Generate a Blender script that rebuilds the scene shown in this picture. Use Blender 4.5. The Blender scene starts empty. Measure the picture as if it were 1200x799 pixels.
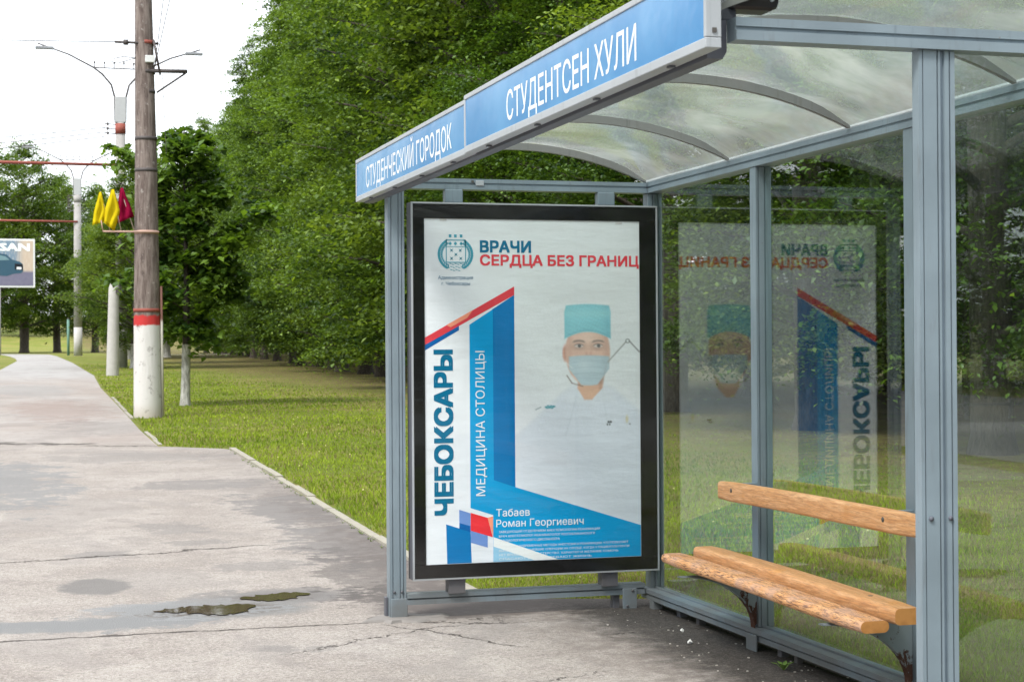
import bpy, bmesh, math, random
import numpy as np
from mathutils import Matrix, Vector
from mathutils.geometry import delaunay_2d_cdt
random.seed(7); RNG = np.random.default_rng(11)
sc = bpy.context.scene
COL = sc.collection
R = math.radians

# ------------------------------------------------------------------ camera
cam_d = bpy.data.cameras.new("Camera"); cam = bpy.data.objects.new("Camera", cam_d); COL.objects.link(cam)
cam_d.lens = 2018.0 / 1200.0 * 36.0; cam_d.sensor_width = 36.0; cam_d.clip_end = 4000; cam_d.clip_start = 0.05
CAM_H = 1.3737
yaw, pitch, roll = R(16.2277), R(0.299), R(-0.3715)
F = Vector((math.sin(yaw)*math.cos(pitch), math.cos(yaw)*math.cos(pitch), math.sin(pitch)))
Rt = Vector((math.cos(yaw), -math.sin(yaw), 0)); Up = Rt.cross(F)
Rr = Rt*math.cos(roll) + Up*math.sin(roll); Ur = Up*math.cos(roll) - Rt*math.sin(roll)
cam.matrix_world = Matrix(((Rr.x, Ur.x, -F.x, 0), (Rr.y, Ur.y, -F.y, 0), (Rr.z, Ur.z, -F.z, CAM_H), (0, 0, 0, 1)))
sc.camera = cam
cam_d.dof.use_dof = True; cam_d.dof.focus_distance = 8.0; cam_d.dof.aperture_fstop = 11.0

# ------------------------------------------------------------------ sky, sun, exposure
SUN_EL, SUN_AZ = R(52), R(232)          # azimuth clockwise from +Y
w = bpy.data.worlds.new("World"); sc.world = w; w.use_nodes = True
nt = w.node_tree; nt.nodes.clear()
out = nt.nodes.new('ShaderNodeOutputWorld'); bg = nt.nodes.new('ShaderNodeBackground')
sky = nt.nodes.new('ShaderNodeTexSky'); sky.sky_type = 'NISHITA'; sky.sun_disc = False
sky.sun_elevation = SUN_EL; sky.sun_rotation = SUN_AZ
tc = nt.nodes.new('ShaderNodeTexCoord'); nz = nt.nodes.new('ShaderNodeTexNoise')
nz.inputs['Scale'].default_value = 2.2; nz.inputs['Detail'].default_value = 5
rp = nt.nodes.new('ShaderNodeValToRGB')
rp.color_ramp.elements[0].position = .3; rp.color_ramp.elements[0].color = (8.2, 8.6, 9.0, 1)
rp.color_ramp.elements[1].position = .7; rp.color_ramp.elements[1].color = (10.0, 10.1, 10.2, 1)
mx = nt.nodes.new('ShaderNodeMix'); mx.data_type = 'RGBA'; mx.inputs[0].default_value = 0.86
nt.links.new(tc.outputs['Generated'], nz.inputs['Vector']); nt.links.new(nz.outputs['Fac'], rp.inputs['Fac'])
nt.links.new(sky.outputs['Color'], mx.inputs[6]); nt.links.new(rp.outputs['Color'], mx.inputs[7])
nt.links.new(mx.outputs[2], bg.inputs['Color']); bg.inputs['Strength'].default_value = 0.1
nt.links.new(bg.outputs[0], out.inputs['Surface'])
sd = bpy.data.lights.new('sun', 'SUN'); sd.energy = 1.5; sd.angle = R(16); sd.color = (1, .95, .87)
so = bpy.data.objects.new('sun', sd); COL.objects.link(so)
sdir = Vector((math.sin(SUN_AZ)*math.cos(SUN_EL), math.cos(SUN_AZ)*math.cos(SUN_EL), math.sin(SUN_EL)))
so.rotation_euler = sdir.to_track_quat('Z', 'Y').to_euler(); so.location = (-10, -10, 30)
sc.view_settings.view_transform = 'Standard'; sc.view_settings.look = 'None'
sc.view_settings.exposure = 1.28; sc.view_settings.gamma = 1
sc.cycles.max_bounces = 10; sc.cycles.transparent_max_bounces = 24; sc.cycles.transmission_bounces = 6
sc.cycles.caustics_reflective = False; sc.cycles.caustics_refractive = False

# ------------------------------------------------------------------ helpers: materials
class NT:
    def __init__(s, name):
        s.m = bpy.data.materials.new(name); s.m.use_nodes = True; s.t = s.m.node_tree; s.t.nodes.clear()
        s.o = s.n('OutputMaterial')
    def n(s, typ, **kw):
        x = s.t.nodes.new('ShaderNode'+typ)
        for k, v in kw.items(): setattr(x, k, v)
        return x
    def l(s, a, b): s.t.links.new(a, b)
    def put(s, sock, v):
        if hasattr(v, 'is_output') or isinstance(v, bpy.types.NodeSocket): s.l(v, sock)
        else: sock.default_value = v
    def co(s, kind='Object'): return s.n('TexCoord').outputs[kind]
    def geo(s): return s.n('NewGeometry').outputs['Position']
    def noise(s, vec, scale, detail=4, rough=.55, sx=None, dist=0):
        if sx is not None:
            mp = s.n('Mapping'); s.l(vec, mp.inputs['Vector']); mp.inputs['Scale'].default_value = sx; vec = mp.outputs[0]
        x = s.n('TexNoise'); s.l(vec, x.inputs['Vector']); x.inputs['Scale'].default_value = scale
        x.inputs['Detail'].default_value = detail; x.inputs['Roughness'].default_value = rough; x.inputs['Distortion'].default_value = dist
        return x.outputs['Fac']
    def vor(s, vec, scale, feature='F1'):
        x = s.n('TexVoronoi', feature=feature); s.l(vec, x.inputs['Vector']); x.inputs['Scale'].default_value = scale
        return x.outputs['Distance']
    def m_(s, op, a, b=0.0, c=None, clamp=False):
        x = s.n('Math', operation=op); x.use_clamp = clamp
        s.put(x.inputs[0], a); s.put(x.inputs[1], b)
        if c is not None: s.put(x.inputs[2], c)
        return x.outputs[0]
    def ss(s, v, lo, hi, a=0.0, b=1.0):
        x = s.n('MapRange', interpolation_type='SMOOTHSTEP'); s.put(x.inputs['Value'], v)
        x.inputs['From Min'].default_value = lo; x.inputs['From Max'].default_value = hi
        x.inputs['To Min'].default_value = a; x.inputs['To Max'].default_value = b
        return x.outputs[0]
    def mix(s, f, a, b, mode='MIX'):
        x = s.n('Mix', data_type='RGBA', blend_type=mode); s.put(x.inputs[0], f); 
        for i, v in ((6, a), (7, b)):
            if isinstance(v, tuple): v = tuple(v) + ((1,) if len(v) == 3 else ())
            s.put(x.inputs[i], v)
        return x.outputs[2]
    def sep(s, vec):
        x = s.n('SeparateXYZ'); s.l(vec, x.inputs[0]); return x.outputs
    def bump(s, h, strength=.3, dist=.01, prev=None):
        x = s.n('Bump'); s.l(h, x.inputs['Height']); x.inputs['Strength'].default_value = strength; x.inputs['Distance'].default_value = dist
        if prev is not None: s.l(prev, x.inputs['Normal'])
        return x.outputs[0]
    def schlick(s, f0=.043):
        g_ = s.n('NewGeometry'); d = s.n('VectorMath', operation='DOT_PRODUCT'); s.l(g_.outputs['Normal'], d.inputs[0]); s.l(g_.outputs['Incoming'], d.inputs[1])
        c = s.m_('SUBTRACT', 1.0, s.m_('ABSOLUTE', d.outputs['Value']), clamp=True)
        return s.m_('ADD', f0, s.m_('MULTIPLY', s.m_('POWER', c, 5.0), 1-f0), clamp=True)
    def pbr(s, col, rough=.6, metal=0.0, normal=None, spec=.5, **kw):
        x = s.n('BsdfPrincipled')
        if isinstance(col, tuple): col = tuple(col)+(1,)
        s.put(x.inputs['Base Color'], col); s.put(x.inputs['Roughness'], rough); s.put(x.inputs['Metallic'], metal)
        s.put(x.inputs['Specular IOR Level'], spec)
        if normal is not None: s.l(normal, x.inputs['Normal'])
        s.l(x.outputs[0], s.o.inputs['Surface']); return x

def mat_paint(name, col, rough=.45, var=.12, dirt=(.12, .10, .08), dirt_amt=.25, metal=0.0):
    N = NT(name); p = N.geo()
    f = N.noise(p, 3.0, 5); f2 = N.noise(p, 40, 3, sx=(1, 1, .15))
    c = N.mix(N.ss(f, .3, .75), tuple(v*(1-var) for v in col), tuple(min(1, v*(1+var)) for v in col))
    c = N.mix(N.m_('MULTIPLY', N.ss(f2, .58, .75), dirt_amt), c, dirt)
    z = N.sep(p)[2]
    st = N.noise(p, 26, 5, .7, sx=(1, 1, .05)); c = N.mix(N.ss(st, .56, .70, 0, .42), c, tuple(v*.55 for v in col))
    sc_ = N.noise(p, 60, 6, .8); c = N.mix(N.m_('MULTIPLY', N.ss(sc_, .66, .69), N.ss(f, .42, .55)), c, (.16, .09, .06))
    c = N.mix(N.m_('MULTIPLY', N.m_('MULTIPLY', N.ss(z, .42, .0), N.ss(f, .30, .55)), .6), c, dirt)
    N.pbr(c, N.m_('ADD', rough-.08, N.m_('MULTIPLY', f, .2)), metal, N.bump(N.noise(p, 220, 2), .06, .002))
    return N.m
def mat_plain(name, col, rough=.6, metal=0.0, var=.1, scale=8):
    N = NT(name); p = N.co()
    c = N.mix(N.noise(p, scale, 4), tuple(v*(1-var) for v in col), tuple(min(1, v*(1+var)) for v in col))
    N.pbr(c, rough, metal); return N.m

STEEL = mat_paint('blue_grey_paint', (.225, .287, .335), .38)
STEEL_D = mat_paint('dark_grey_paint', (.11, .12, .15), .5)
ALU = mat_paint('white_aluminium', (.42, .455, .49), .35, .06, dirt_amt=.15)
UNDER = mat_plain('dark_underside', (.09, .085, .08), .6)
BLACK = mat_plain('black_border', (.006, .006, .007), .12)
RUSTY = None
def mk_rust():
    N = NT('rusting_steel'); p = N.geo()
    f = N.noise(p, 22, 6, .7, sx=(1, 1, .6)); z = N.sep(p)[2]
    k = N.ss(N.m_('ADD', f, N.ss(z, .34, .12, 0, .22)), .60, .66)
    c = N.mix(k, (.24, .28, .30), N.mix(N.noise(p, 60, 4), (.10, .035, .015), (.05, .025, .02)))
    N.pbr(c, N.m_('ADD', .4, N.m_('MULTIPLY', k, .45)), 0, N.bump(k, .4, .004)); return N.m
RUSTY = mk_rust()
def mk_wood(worn):
    N = NT('worn_pine' if worn else 'varnished_pine'); p = N.co()
    g = N.noise(p, 9, 6, .65, sx=(7, .55, 7), dist=.6); g2 = N.noise(p, 30, 5, .6, sx=(6, .35, 6))
    knot = N.vor(N.co(), 4.3)
    c = N.mix(N.ss(g, .35, .7), (.70, .34, .13), (.86, .51, .26))
    c = N.mix(N.m_('MULTIPLY', N.ss(g2, .47, .60), .6), c, (.52, .23, .09))
    c = N.mix(N.m_('MULTIPLY', N.ss(N.noise(p, 5, 3), .62, .72), .55), c, (.72, .30, .05))
    crack = N.ss(N.noise(p, 20, 5, .75, sx=(4, .40, 4), dist=2.2), .505, .565)
    amt = .95 if worn else .22
    c = N.mix(N.m_('MULTIPLY', crack, amt), c, (.15, .06, .035))
    if worn: c = N.mix(N.m_('MULTIPLY', N.ss(N.noise(p, 7, 5), .45, .65), .6), c, (.60, .38, .29))
    N.pbr(c, .5 if not worn else .62, 0, N.bump(N.m_('SUBTRACT', g2, crack), .35, .004)); return N.m
WOOD, WOODW = mk_wood(False), mk_wood(True)
def mk_endgrain():
    N = NT('wood_end_grain'); p = N.co()
    x = N.n('TexWave', wave_type='RINGS'); N.l(p, x.inputs['Vector']); x.inputs['Scale'].default_value = 30; x.inputs['Distortion'].default_value = 3
    N.pbr(N.mix(x.outputs['Fac'], (.66, .30, .09), (.52, .22, .06)), .6); return N.m
ENDW = mk_endgrain()
def mk_glass(name, tint=(.93, .97, .96), dirt=.012, refl=1.05):
    N = NT(name); p = N.geo()
    tr = N.n('BsdfTransparent'); tr.inputs[0].default_value = tint + (1,)
    gl = N.n('BsdfGlossy'); gl.inputs['Roughness'].default_value = 0.0; gl.inputs['Color'].default_value = (1, 1, 1, 1)
    nb = N.bump(N.noise(p, 1.1, 1), .008, .02); N.l(nb, gl.inputs['Normal'])
    f = N.m_('MULTIPLY', N.schlick(), refl, clamp=True)
    ms = N.n('MixShader'); N.l(f, ms.inputs[0]); N.l(tr.outputs[0], ms.inputs[1]); N.l(gl.outputs[0], ms.inputs[2])
    df = N.n('BsdfDiffuse'); df.inputs[0].default_value = (.55, .56, .53, 1)
    dn = N.ss(N.noise(p, 2.2, 6, .65), .35, .9, 0, dirt)
    z = N.sep(p)[2]
    dn = N.m_('ADD', dn, N.m_('MULTIPLY', N.ss(z, .7, .1), dirt*.8))
    m2 = N.n('MixShader'); N.l(dn, m2.inputs[0]); N.l(ms.outputs[0], m2.inputs[1]); N.l(df.outputs[0], m2.inputs[2])
    N.l(m2.outputs[0], N.o.inputs['Surface']); return N.m
GLASS = mk_glass('window_glass')
COVER = mk_glass('cover_glass', (1, 1, 1), .006, .30)
def mk_roof():
    N = NT('weathered_polycarbonate'); p = N.geo()
    s1 = N.noise(p, 1.6, 5, .6, dist=.8); s2 = N.noise(p, 9, 5, .7); s3 = N.noise(p, 2.0, 3, .5, sx=(3, .5, 1))
    X, Y, Z = N.sep(p)[0], N.sep(p)[1], N.sep(p)[2]
    col = N.mix(N.ss(s1, .35, .7), (.42, .50, .475), (.64, .69, .67))
    col = N.mix(N.ss(s3, .5, .75, 0, .35), col, (.60, .54, .50))
    col = N.mix(N.ss(s2, .6, .8, 0, .45), col, (.48, .50, .45))
    edge = N.m_('ADD', N.ss(X, 3.02, 3.2), N.ss(X, 2.0, 1.86))
    col = N.mix(N.m_('MULTIPLY', edge, N.ss(s2, .3, .6, 0.1, .5)), col, (.50, .46, .40))
    tl = N.n('BsdfTranslucent'); N.l(col, tl.inputs[0])
    df = N.n('BsdfDiffuse'); N.l(col, df.inputs[0])
    tr = N.n('BsdfTransparent'); tr.inputs[0].default_value = (.86, .93, .91, 1)
    gl = N.n('BsdfGlossy'); gl.inputs['Roughness'].default_value = .10; gl.inputs['Color'].default_value = (.95, .97, .97, 1)
    a = N.n('MixShader'); a.inputs[0].default_value = .18; N.l(tl.outputs[0], a.inputs[1]); N.l(df.outputs[0], a.inputs[2])
    b = N.n('MixShader'); N.l(N.ss(s1, .3, .75, .62, .36), b.inputs[0]); N.l(a.outputs[0], b.inputs[1]); N.l(tr.outputs[0], b.inputs[2])
    c = N.n('MixShader'); N.l(N.schlick(), c.inputs[0]); N.l(b.outputs[0], c.inputs[1]); N.l(gl.outputs[0], c.inputs[2])
    N.l(c.outputs[0], N.o.inputs['Surface']); return N.m
ROOFM = mk_roof()

# ------------------------------------------------------------------ helpers: objects
def link(o, parent=None):
    COL.objects.link(o)
    if parent is not None: o.parent = parent
    return o
def tag(o, label=None, cat=None, group=None, kind=None):
    if label: o['label'] = label
    if cat: o['category'] = cat
    if group: o['group'] = group
    if kind: o['kind'] = kind
    return o
def thing(name, label, cat, loc=(0, 0, 0), rz=0, group=None):
    o = bpy.data.objects.new(name, None); o.empty_display_size = .2; link(o)
    o.location = loc; o.rotation_euler = (0, 0, rz)
    return tag(o, label, cat, group)
def from_arrays(name, V, faces_flat, counts, mats, parent=None, smooth=False, cols=None, midx=None):
    V = np.asarray(V, np.float32).reshape(-1, 3); ff = np.asarray(faces_flat, np.int32).ravel(); cn = np.asarray(counts, np.int32)
    me = bpy.data.meshes.new(name); me.vertices.add(len(V)); me.vertices.foreach_set('co', V.ravel())
    me.loops.add(len(ff)); me.loops.foreach_set('vertex_index', ff)
    me.polygons.add(len(cn)); st = np.concatenate([[0], np.cumsum(cn)[:-1]]).astype(np.int32)
    me.polygons.foreach_set('loop_start', st); me.polygons.foreach_set('loop_total', cn)
    if midx is not None: me.polygons.foreach_set('material_index', np.asarray(midx, np.int32))
    if smooth: me.polygons.foreach_set('use_smooth', np.ones(len(cn), bool))
    if cols is not None:
        a = me.color_attributes.new('Col', 'FLOAT_COLOR', 'POINT')
        c = np.ones((len(V), 4), np.float32); c[:, :3] = cols; a.data.foreach_set('color', c.ravel())
    for m in (mats if isinstance(mats, (list, tuple)) else [mats]): me.materials.append(m)
    me.update(calc_edges=True); me.validate()
    return link(bpy.data.objects.new(name, me), parent)

class MB:
    """collects shapes, then links them as one mesh object"""
    def __init__(s): s.V = []; s.F = []; s.mi = []; s.cur = 0; s.S = []; s.sm = False
    def add(s, V, F):
        b = len(s.V); s.V += [tuple(v) for v in V]
        for f in F: s.F.append(tuple(i+b for i in f)); s.mi.append(s.cur); s.S.append(s.sm)
    def box(s, x0, y0, z0, x1, y1, z1, bev=0.0):
        if bev <= 0:
            V = [(x, y, z) for z in (z0, z1) for y in (y0, y1) for x in (x0, x1)]
            s.add(V, [(0, 2, 3, 1), (4, 5, 7, 6), (0, 1, 5, 4), (2, 6, 7, 3), (0, 4, 6, 2), (1, 3, 7, 5)]); return
        bm = bmesh.new(); bmesh.ops.create_cube(bm, size=1)
        for v in bm.verts: v.co = Vector(((x0+x1)/2+v.co.x*(x1-x0), (y0+y1)/2+v.co.y*(y1-y0), (z0+z1)/2+v.co.z*(z1-z0)))
        bmesh.ops.bevel(bm, geom=bm.edges[:], offset=bev, segments=2, affect='EDGES', profile=.5)
        bm.verts.index_update(); s.add([v.co for v in bm.verts], [[v.index for v in f.verts] for f in bm.faces]); bm.free()
    def ext(s, prof, axis, a, b):
        """extrude a 2-D outline along axis: 'z' outline (x,y); 'y' outline (x,z); 'x' outline (y,z)"""
        n = len(prof)
        def P(p, t): return {'z': (p[0], p[1], t), 'y': (p[0], t, p[1]), 'x': (t, p[0], p[1])}[axis]
        V = [P(p, a) for p in prof] + [P(p, b) for p in prof]
        F = [(i, (i+1) % n, n+(i+1) % n, n+i) for i in range(n)] + [tuple(range(n))[::-1], tuple(range(n, 2*n))]
        s.add(V, F)
    def tube(s, pts, rad, n=8, cap=True):
        pts = [Vector(p) for p in pts]
        if not isinstance(rad, (list, tuple)): rad = [rad]*len(pts)
        sm = s.sm; s.sm = True; rings = []; prev = None
        for i, p in enumerate(pts):
            t = (pts[min(i+1, len(pts)-1)]-pts[max(i-1, 0)]).normalized()
            if prev is None: prev = t.orthogonal().normalized()
            u = (prev - t*prev.dot(t)).normalized(); prev = u; v = t.cross(u)
            rings.append([p+(u*math.cos(6.28318*k/n)+v*math.sin(6.28318*k/n))*rad[i] for k in range(n)])
        V = [q for r_ in rings for q in r_]; F_ = []
        for i in range(len(pts)-1):
            for k in range(n): F_.append((i*n+k, i*n+(k+1) % n, (i+1)*n+(k+1) % n, (i+1)*n+k))
        if cap: F_ += [tuple(range(n))[::-1], tuple((len(pts)-1)*n+k for k in range(n))]
        s.add(V, F_); s.sm = sm
    def build(s, name, mats, parent=None):
        me = bpy.data.meshes.new(name); me.from_pydata(s.V, [], s.F)
        for m in (mats if isinstance(mats, (list, tuple)) else [mats]): me.materials.append(m)
        me.polygons.foreach_set('material_index', s.mi); me.polygons.foreach_set('use_smooth', s.S); me.update()
        bm = bmesh.new(); bm.from_mesh(me); bmesh.ops.recalc_face_normals(bm, faces=bm.faces); bm.to_mesh(me); bm.free()
        return link(bpy.data.objects.new(name, me), parent)
def box(name, a, m, parent=None, bev=.003):
    b = MB(); b.box(*a, bev=bev); return b.build(name, m, parent)
def copy_tree(o, parent=None):
    c = o.copy(); COL.objects.link(c); c.parent = parent
    for ch in o.children: copy_tree(ch, c)
    return c

# ------------------------------------------------------------------ terrain
YS = [-1e4, 11, 21, 30, 35, 55, 70, 100, 130, 200, 235, 300, 400, 700, 1e5]; ZS = [0, 0, .18, .26, .30, .42, .52, .82, 1.12, 1.45, 2.2, 6.0, 9.5, 12, 12]
def g(Y): return float(np.interp(Y, YS, ZS))
XRY = [-60, 8.80, 8.86, 9.2, 21.1, 21.25, 22.0, 25.8, 49, 67.5, 100, 147, 150]
XRX = [3.42, 3.42, 3.36, 2.47, 2.54, 2.50, 1.77, 1.82, 2.39, 3.03, 3.3, 3.2, 3.2]
XLY = [-60, 20, 30, 60, 80, 108, 118, 150]; XLX = [-3.3, -3.3, -2.0, -.95, -.47, .36, .3, -.6]
def xr(Y): return float(np.interp(Y, XRY, XRX))
def xl(Y): return float(np.interp(Y, XLY, XLX))

def mk_ground():
    N = NT('lawn_soil'); p = N.geo()
    a = N.noise(p, .35, 4); b = N.noise(p, 6, 5, .7); c = N.noise(p, 60, 3, .7)
    col = N.mix(N.ss(a, .4, .62), (.17, .22, .03), (.27, .26, .07))
    col = N.mix(N.ss(b, .42, .68, 0, .6), col, (.13, .10, .045))
    col = N.mix(N.ss(c, .45, .7, 0, .5), col, (.05, .085, .012))
    X = N.sep(p)[0]
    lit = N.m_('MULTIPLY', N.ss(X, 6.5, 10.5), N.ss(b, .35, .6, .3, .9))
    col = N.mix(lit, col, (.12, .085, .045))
    sp = N.sep(p); nr = N.m_('MULTIPLY', N.ss(sp[0], 3.0, 3.8), N.ss(sp[1], 13, 9)); col = N.mix(N.m_('MULTIPLY', nr, N.ss(N.noise(p, 2.4, 6, .7), .40, .58, .25, .95)), col, (.13, .095, .055))
    N.pbr(col, .9, 0, N.bump(N.m_('ADD', b, c), .8, .04), .15); return N.m
def mk_asphalt():
    N = NT('worn_asphalt'); p = N.geo(); sx = N.sep(p); X, Y = sx[0], sx[1]
    n1 = N.noise(p, 1.1, 5, .6); n2 = N.noise(p, 7, 5, .65); n3 = N.noise(p, 75, 4, .85); n4 = N.vor(p, 130)
    nw = N.noise(p, 2.6, 5, .7); nwx = N.m_('SUBTRACT', nw, .5); nf = N.m_('SUBTRACT', N.noise(p, 9, 4, .7), .5)
    col = N.mix(N.ss(n1, .3, .7), (.285, .252, .228), (.385, .352, .325))
    col = N.mix(N.ss(n2, .45, .75, 0, .55), col, (.25, .215, .205))
    col = N.mix(N.ss(n3, .52, .62, 0, .62), col, (.50, .475, .45))
    col = N.mix(N.ss(n3, .48, .39, 0, .62), col, (.11, .095, .09))
    flk = N.ss(N.noise(p, 15, 6, .78, sx=(.8, 1.5, 1)), .58, .63, 0, .75)
    col = N.mix(flk, col, (.17, .15, .145))
    # paler strip of pavement far off
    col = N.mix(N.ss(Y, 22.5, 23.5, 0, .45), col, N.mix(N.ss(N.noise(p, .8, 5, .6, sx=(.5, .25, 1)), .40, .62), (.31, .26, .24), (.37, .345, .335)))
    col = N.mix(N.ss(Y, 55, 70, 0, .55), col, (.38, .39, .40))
    rough = .85
    wet = 0.0
    def ell(cx, cy, rx, ry, soft=.35, warp=1.1):
        dx = N.m_('DIVIDE', N.m_('SUBTRACT', X, cx), rx); dy = N.m_('DIVIDE', N.m_('SUBTRACT', Y, cy), ry)
        d = N.m_('ADD', N.m_('MULTIPLY', dx, dx), N.m_('MULTIPLY', dy, dy))
        d = N.m_('ADD', d, N.m_('MULTIPLY', nwx, warp*6.5)); d = N.m_('ADD', d, N.m_('MULTIPLY', nf, warp*3.2))
        return N.ss(d, 1+soft, 1-soft)
    def stain(c, col_s, amt, *a, **k):
        return N.mix(N.m_('MULTIPLY', ell(*a, **k), amt), c, col_s)
    G = (.185, .175, .172); D = (.10, .09, .087); W = (.20, .203, .208)
    b1 = N.noise(p, .55, 6, .62, sx=(1.5, 1, 1), dist=.6); col = N.mix(N.ss(b1, .52, .57, 0, .38), col, (.235, .215, .205))
    b2 = N.noise(p, 2.3, 6, .72, sx=(1.3, 1, 1)); col = N.mix(N.ss(b2, .57, .62, 0, .42), col, (.22, .195, .185))
    # damp grey patches, repairs and stains
    for (cx, cy, rx, ry, cc, am, *ex) in [
        (1.0, 9.22, .55, .34, (.19, .188, .186), .9, .35, .22), (1.4, 9.58, .36, .26, (.19, .188, .186), .9, .35, .22), (.35, 8.92, .62, .20, (.205, .208, .212), .9, .35, .25), (1.0, 9.23, .37, .24, (.105, .092, .082), .85, .5, .12), (1.42, 9.6, .25, .16, (.105, .092, .082), .8, .5, .12), (.47, 10.38, .20, .36, (.165, .158, .155), .85, .3, .3), (.5, 8.95, .55, .24, W, .75), (.95, 9.3, .45, .30, W, .85), (1.45, 9.65, .5, .28, G, .7),
        (-.1, 17.2, .62, 2.4, W, .75), (2.2, 14.3, .42, 1.2, G, .85), (1.75, 16.6, .62, .55, G, .65), (1.15, 13.3, .25, .4, G, .5),
        (2.28, 11.9, .42, 1.2, G, .8), (2.15, 10.4, .40, 1.1, D, .6), (1.6, 11.0, .35, .25, G, .5), (1.4, 20.2, 1.0, .7, G, .4),
        (.9, 34, .8, 5, (.26, .20, .18), .6), (1.3, 27, .7, 2, G, .35), (.5, 48, 1.0, 6, (.25, .25, .25), .5), (2.3, 9.3, .55, .55, D, .75),
        (1.2, 7.9, .25, .12, G, .5), (.55, 11.85, .2, .15, G, .5), (1.2, 12.3, .3, .14, G, .5)]:
        col = stain(col, cc, am, cx, cy, rx, ry, *ex)
    # dirt line along the kerb, under the far frame and under the rear rail; beneath the shelter contact shadow is painted in as well
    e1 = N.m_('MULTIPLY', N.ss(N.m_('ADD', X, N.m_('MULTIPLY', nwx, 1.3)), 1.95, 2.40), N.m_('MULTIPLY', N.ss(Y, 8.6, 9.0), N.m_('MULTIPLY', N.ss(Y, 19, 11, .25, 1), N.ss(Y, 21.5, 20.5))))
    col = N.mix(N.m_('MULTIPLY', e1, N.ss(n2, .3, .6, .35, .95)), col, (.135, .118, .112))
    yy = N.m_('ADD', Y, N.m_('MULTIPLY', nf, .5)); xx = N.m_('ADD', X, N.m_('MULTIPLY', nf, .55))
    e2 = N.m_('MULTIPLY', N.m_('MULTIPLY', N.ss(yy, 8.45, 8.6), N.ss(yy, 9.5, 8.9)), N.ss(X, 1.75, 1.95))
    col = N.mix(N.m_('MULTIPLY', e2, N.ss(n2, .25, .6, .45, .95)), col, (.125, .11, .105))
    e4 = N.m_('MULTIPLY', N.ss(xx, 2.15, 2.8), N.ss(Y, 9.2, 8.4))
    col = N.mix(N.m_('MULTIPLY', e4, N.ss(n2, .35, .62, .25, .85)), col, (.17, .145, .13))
    e3 = N.m_('MULTIPLY', N.ss(xx, 2.6, 3.0), N.ss(Y, 9.2, 8.6))  # rail dirt, made blacker to paint in contact shadow
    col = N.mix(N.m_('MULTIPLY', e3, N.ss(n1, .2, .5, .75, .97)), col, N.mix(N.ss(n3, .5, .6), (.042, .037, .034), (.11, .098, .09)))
    # cracks: wobbling lines  y = a + b x
    def line(a, b, w_, x0, x1, wob=.16):
        v = N.m_('SUBTRACT', Y, N.m_('ADD', a, N.m_('MULTIPLY', X, b)))
        v = N.m_('ADD', v, N.m_('ADD', N.m_('MULTIPLY', nwx, wob*2), N.m_('MULTIPLY', nf, wob*.5)))
        v = N.m_('ABSOLUTE', v)
        return N.m_('MULTIPLY', N.ss(v, w_, w_*.3), N.m_('MULTIPLY', N.ss(X, x0-.05, x0+.05), N.ss(X, x1+.15, x1-.15)))
    K = [line(8.54, .01, .02, -3, 1.75, .10), line(11.62, .25, .028, -3, 1.75, .18), line(23.2, -.35, .20, -3, 1.0, .8), line(23.0, -.55, .07, .9, 1.75, .4),
         line(8.95, -.25, .014, 1.95, 2.5, .2), line(11.6, -1.75, .022, 1.80, 2.25, .25), line(7.15, .55, .016, 1.2, 2.4, .45), line(7.62, .08, .012, 2.75, 3.4, .2), line(5.5, .6, .010, 1.3, 2.4, .35)]
    k = K[0]
    for q in K[1:]: k = N.m_('MAXIMUM', k, q)
    col = N.mix(N.m_('MULTIPLY', k, .85), col, (.05, .042, .038))
    h = N.m_('SUBTRACT', N.m_('ADD', N.m_('MULTIPLY', n3, .4), N.m_('MULTIPLY', n4, .4)), N.m_('MULTIPLY', k, 2.5))
    damp = ell(.95, 9.3, .5, .33)
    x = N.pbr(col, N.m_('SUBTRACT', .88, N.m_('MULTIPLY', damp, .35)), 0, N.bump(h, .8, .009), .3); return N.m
GROUND, ASPH = mk_ground(), mk_asphalt()
def mk_road():
    N = NT('road_asphalt'); p = N.geo()
    c = N.mix(N.noise(p, .7, 5), (.24, .235, .235), (.31, .30, .295)); c = N.mix(N.ss(N.noise(p, 70, 3), .45, .7, 0, .5), c, (.30, .29, .28))
    N.pbr(c, .8); return N.m
ROAD = mk_road()
KERBM = mat_plain('old_concrete', (.33, .31, .26), .9, var=.25, scale=14)

def strip(name, rows, mats, parent=None, nx=1, dz=0.0):
    """sheet following the terrain; rows = (Y, x_left, x_right)"""
    V = []; F = []
    for (Y, a, b) in rows:
        for i in range(nx+1): V.append((a+(b-a)*i/nx, Y, g(Y)+dz))
    for j in range(len(rows)-1):
        for i in range(nx): F.append((j*(nx+1)+i, j*(nx+1)+i+1, (j+1)*(nx+1)+i+1, (j+1)*(nx+1)+i))
    me = bpy.data.meshes.new(name); me.from_pydata(V, [], F); me.materials.append(mats); me.update()
    return link(bpy.data.objects.new(name, me), parent)
gy = sorted(set([-300, -100, -40] + [float(v) for v in YS[1:-1]] + [600, 1500, 2500]))
tag(strip('ground', [(Y, -900, 900) for Y in gy], GROUND), kind='structure')
py_ = sorted(set([v for v in XRY+XLY+YS[1:-5] if -60 <= v <= 150] + [float(v) for v in range(10, 150, 4)]))
path = tag(strip('path', [(Y, xl(Y), xr(Y)) for Y in py_], ASPH, dz=.006), kind='structure')
tag(strip('side_path', [(151, -40, 3.2), (156, -40, 3.0), (161, -40, 1.2), (166, -40, -2), (170, -40, -8)], ASPH, dz=.010), kind='structure')
tag(strip('cross_path', [(137.5, 7, 90), (141, 7.4, 90)], KERBM, dz=.02), kind='structure')
tag(strip('road', [(Y, -14, -4) for Y in sorted([-60, 11, 21, 30, 35, 55, 70, 100])], ROAD, dz=.008), kind='structure')
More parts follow.
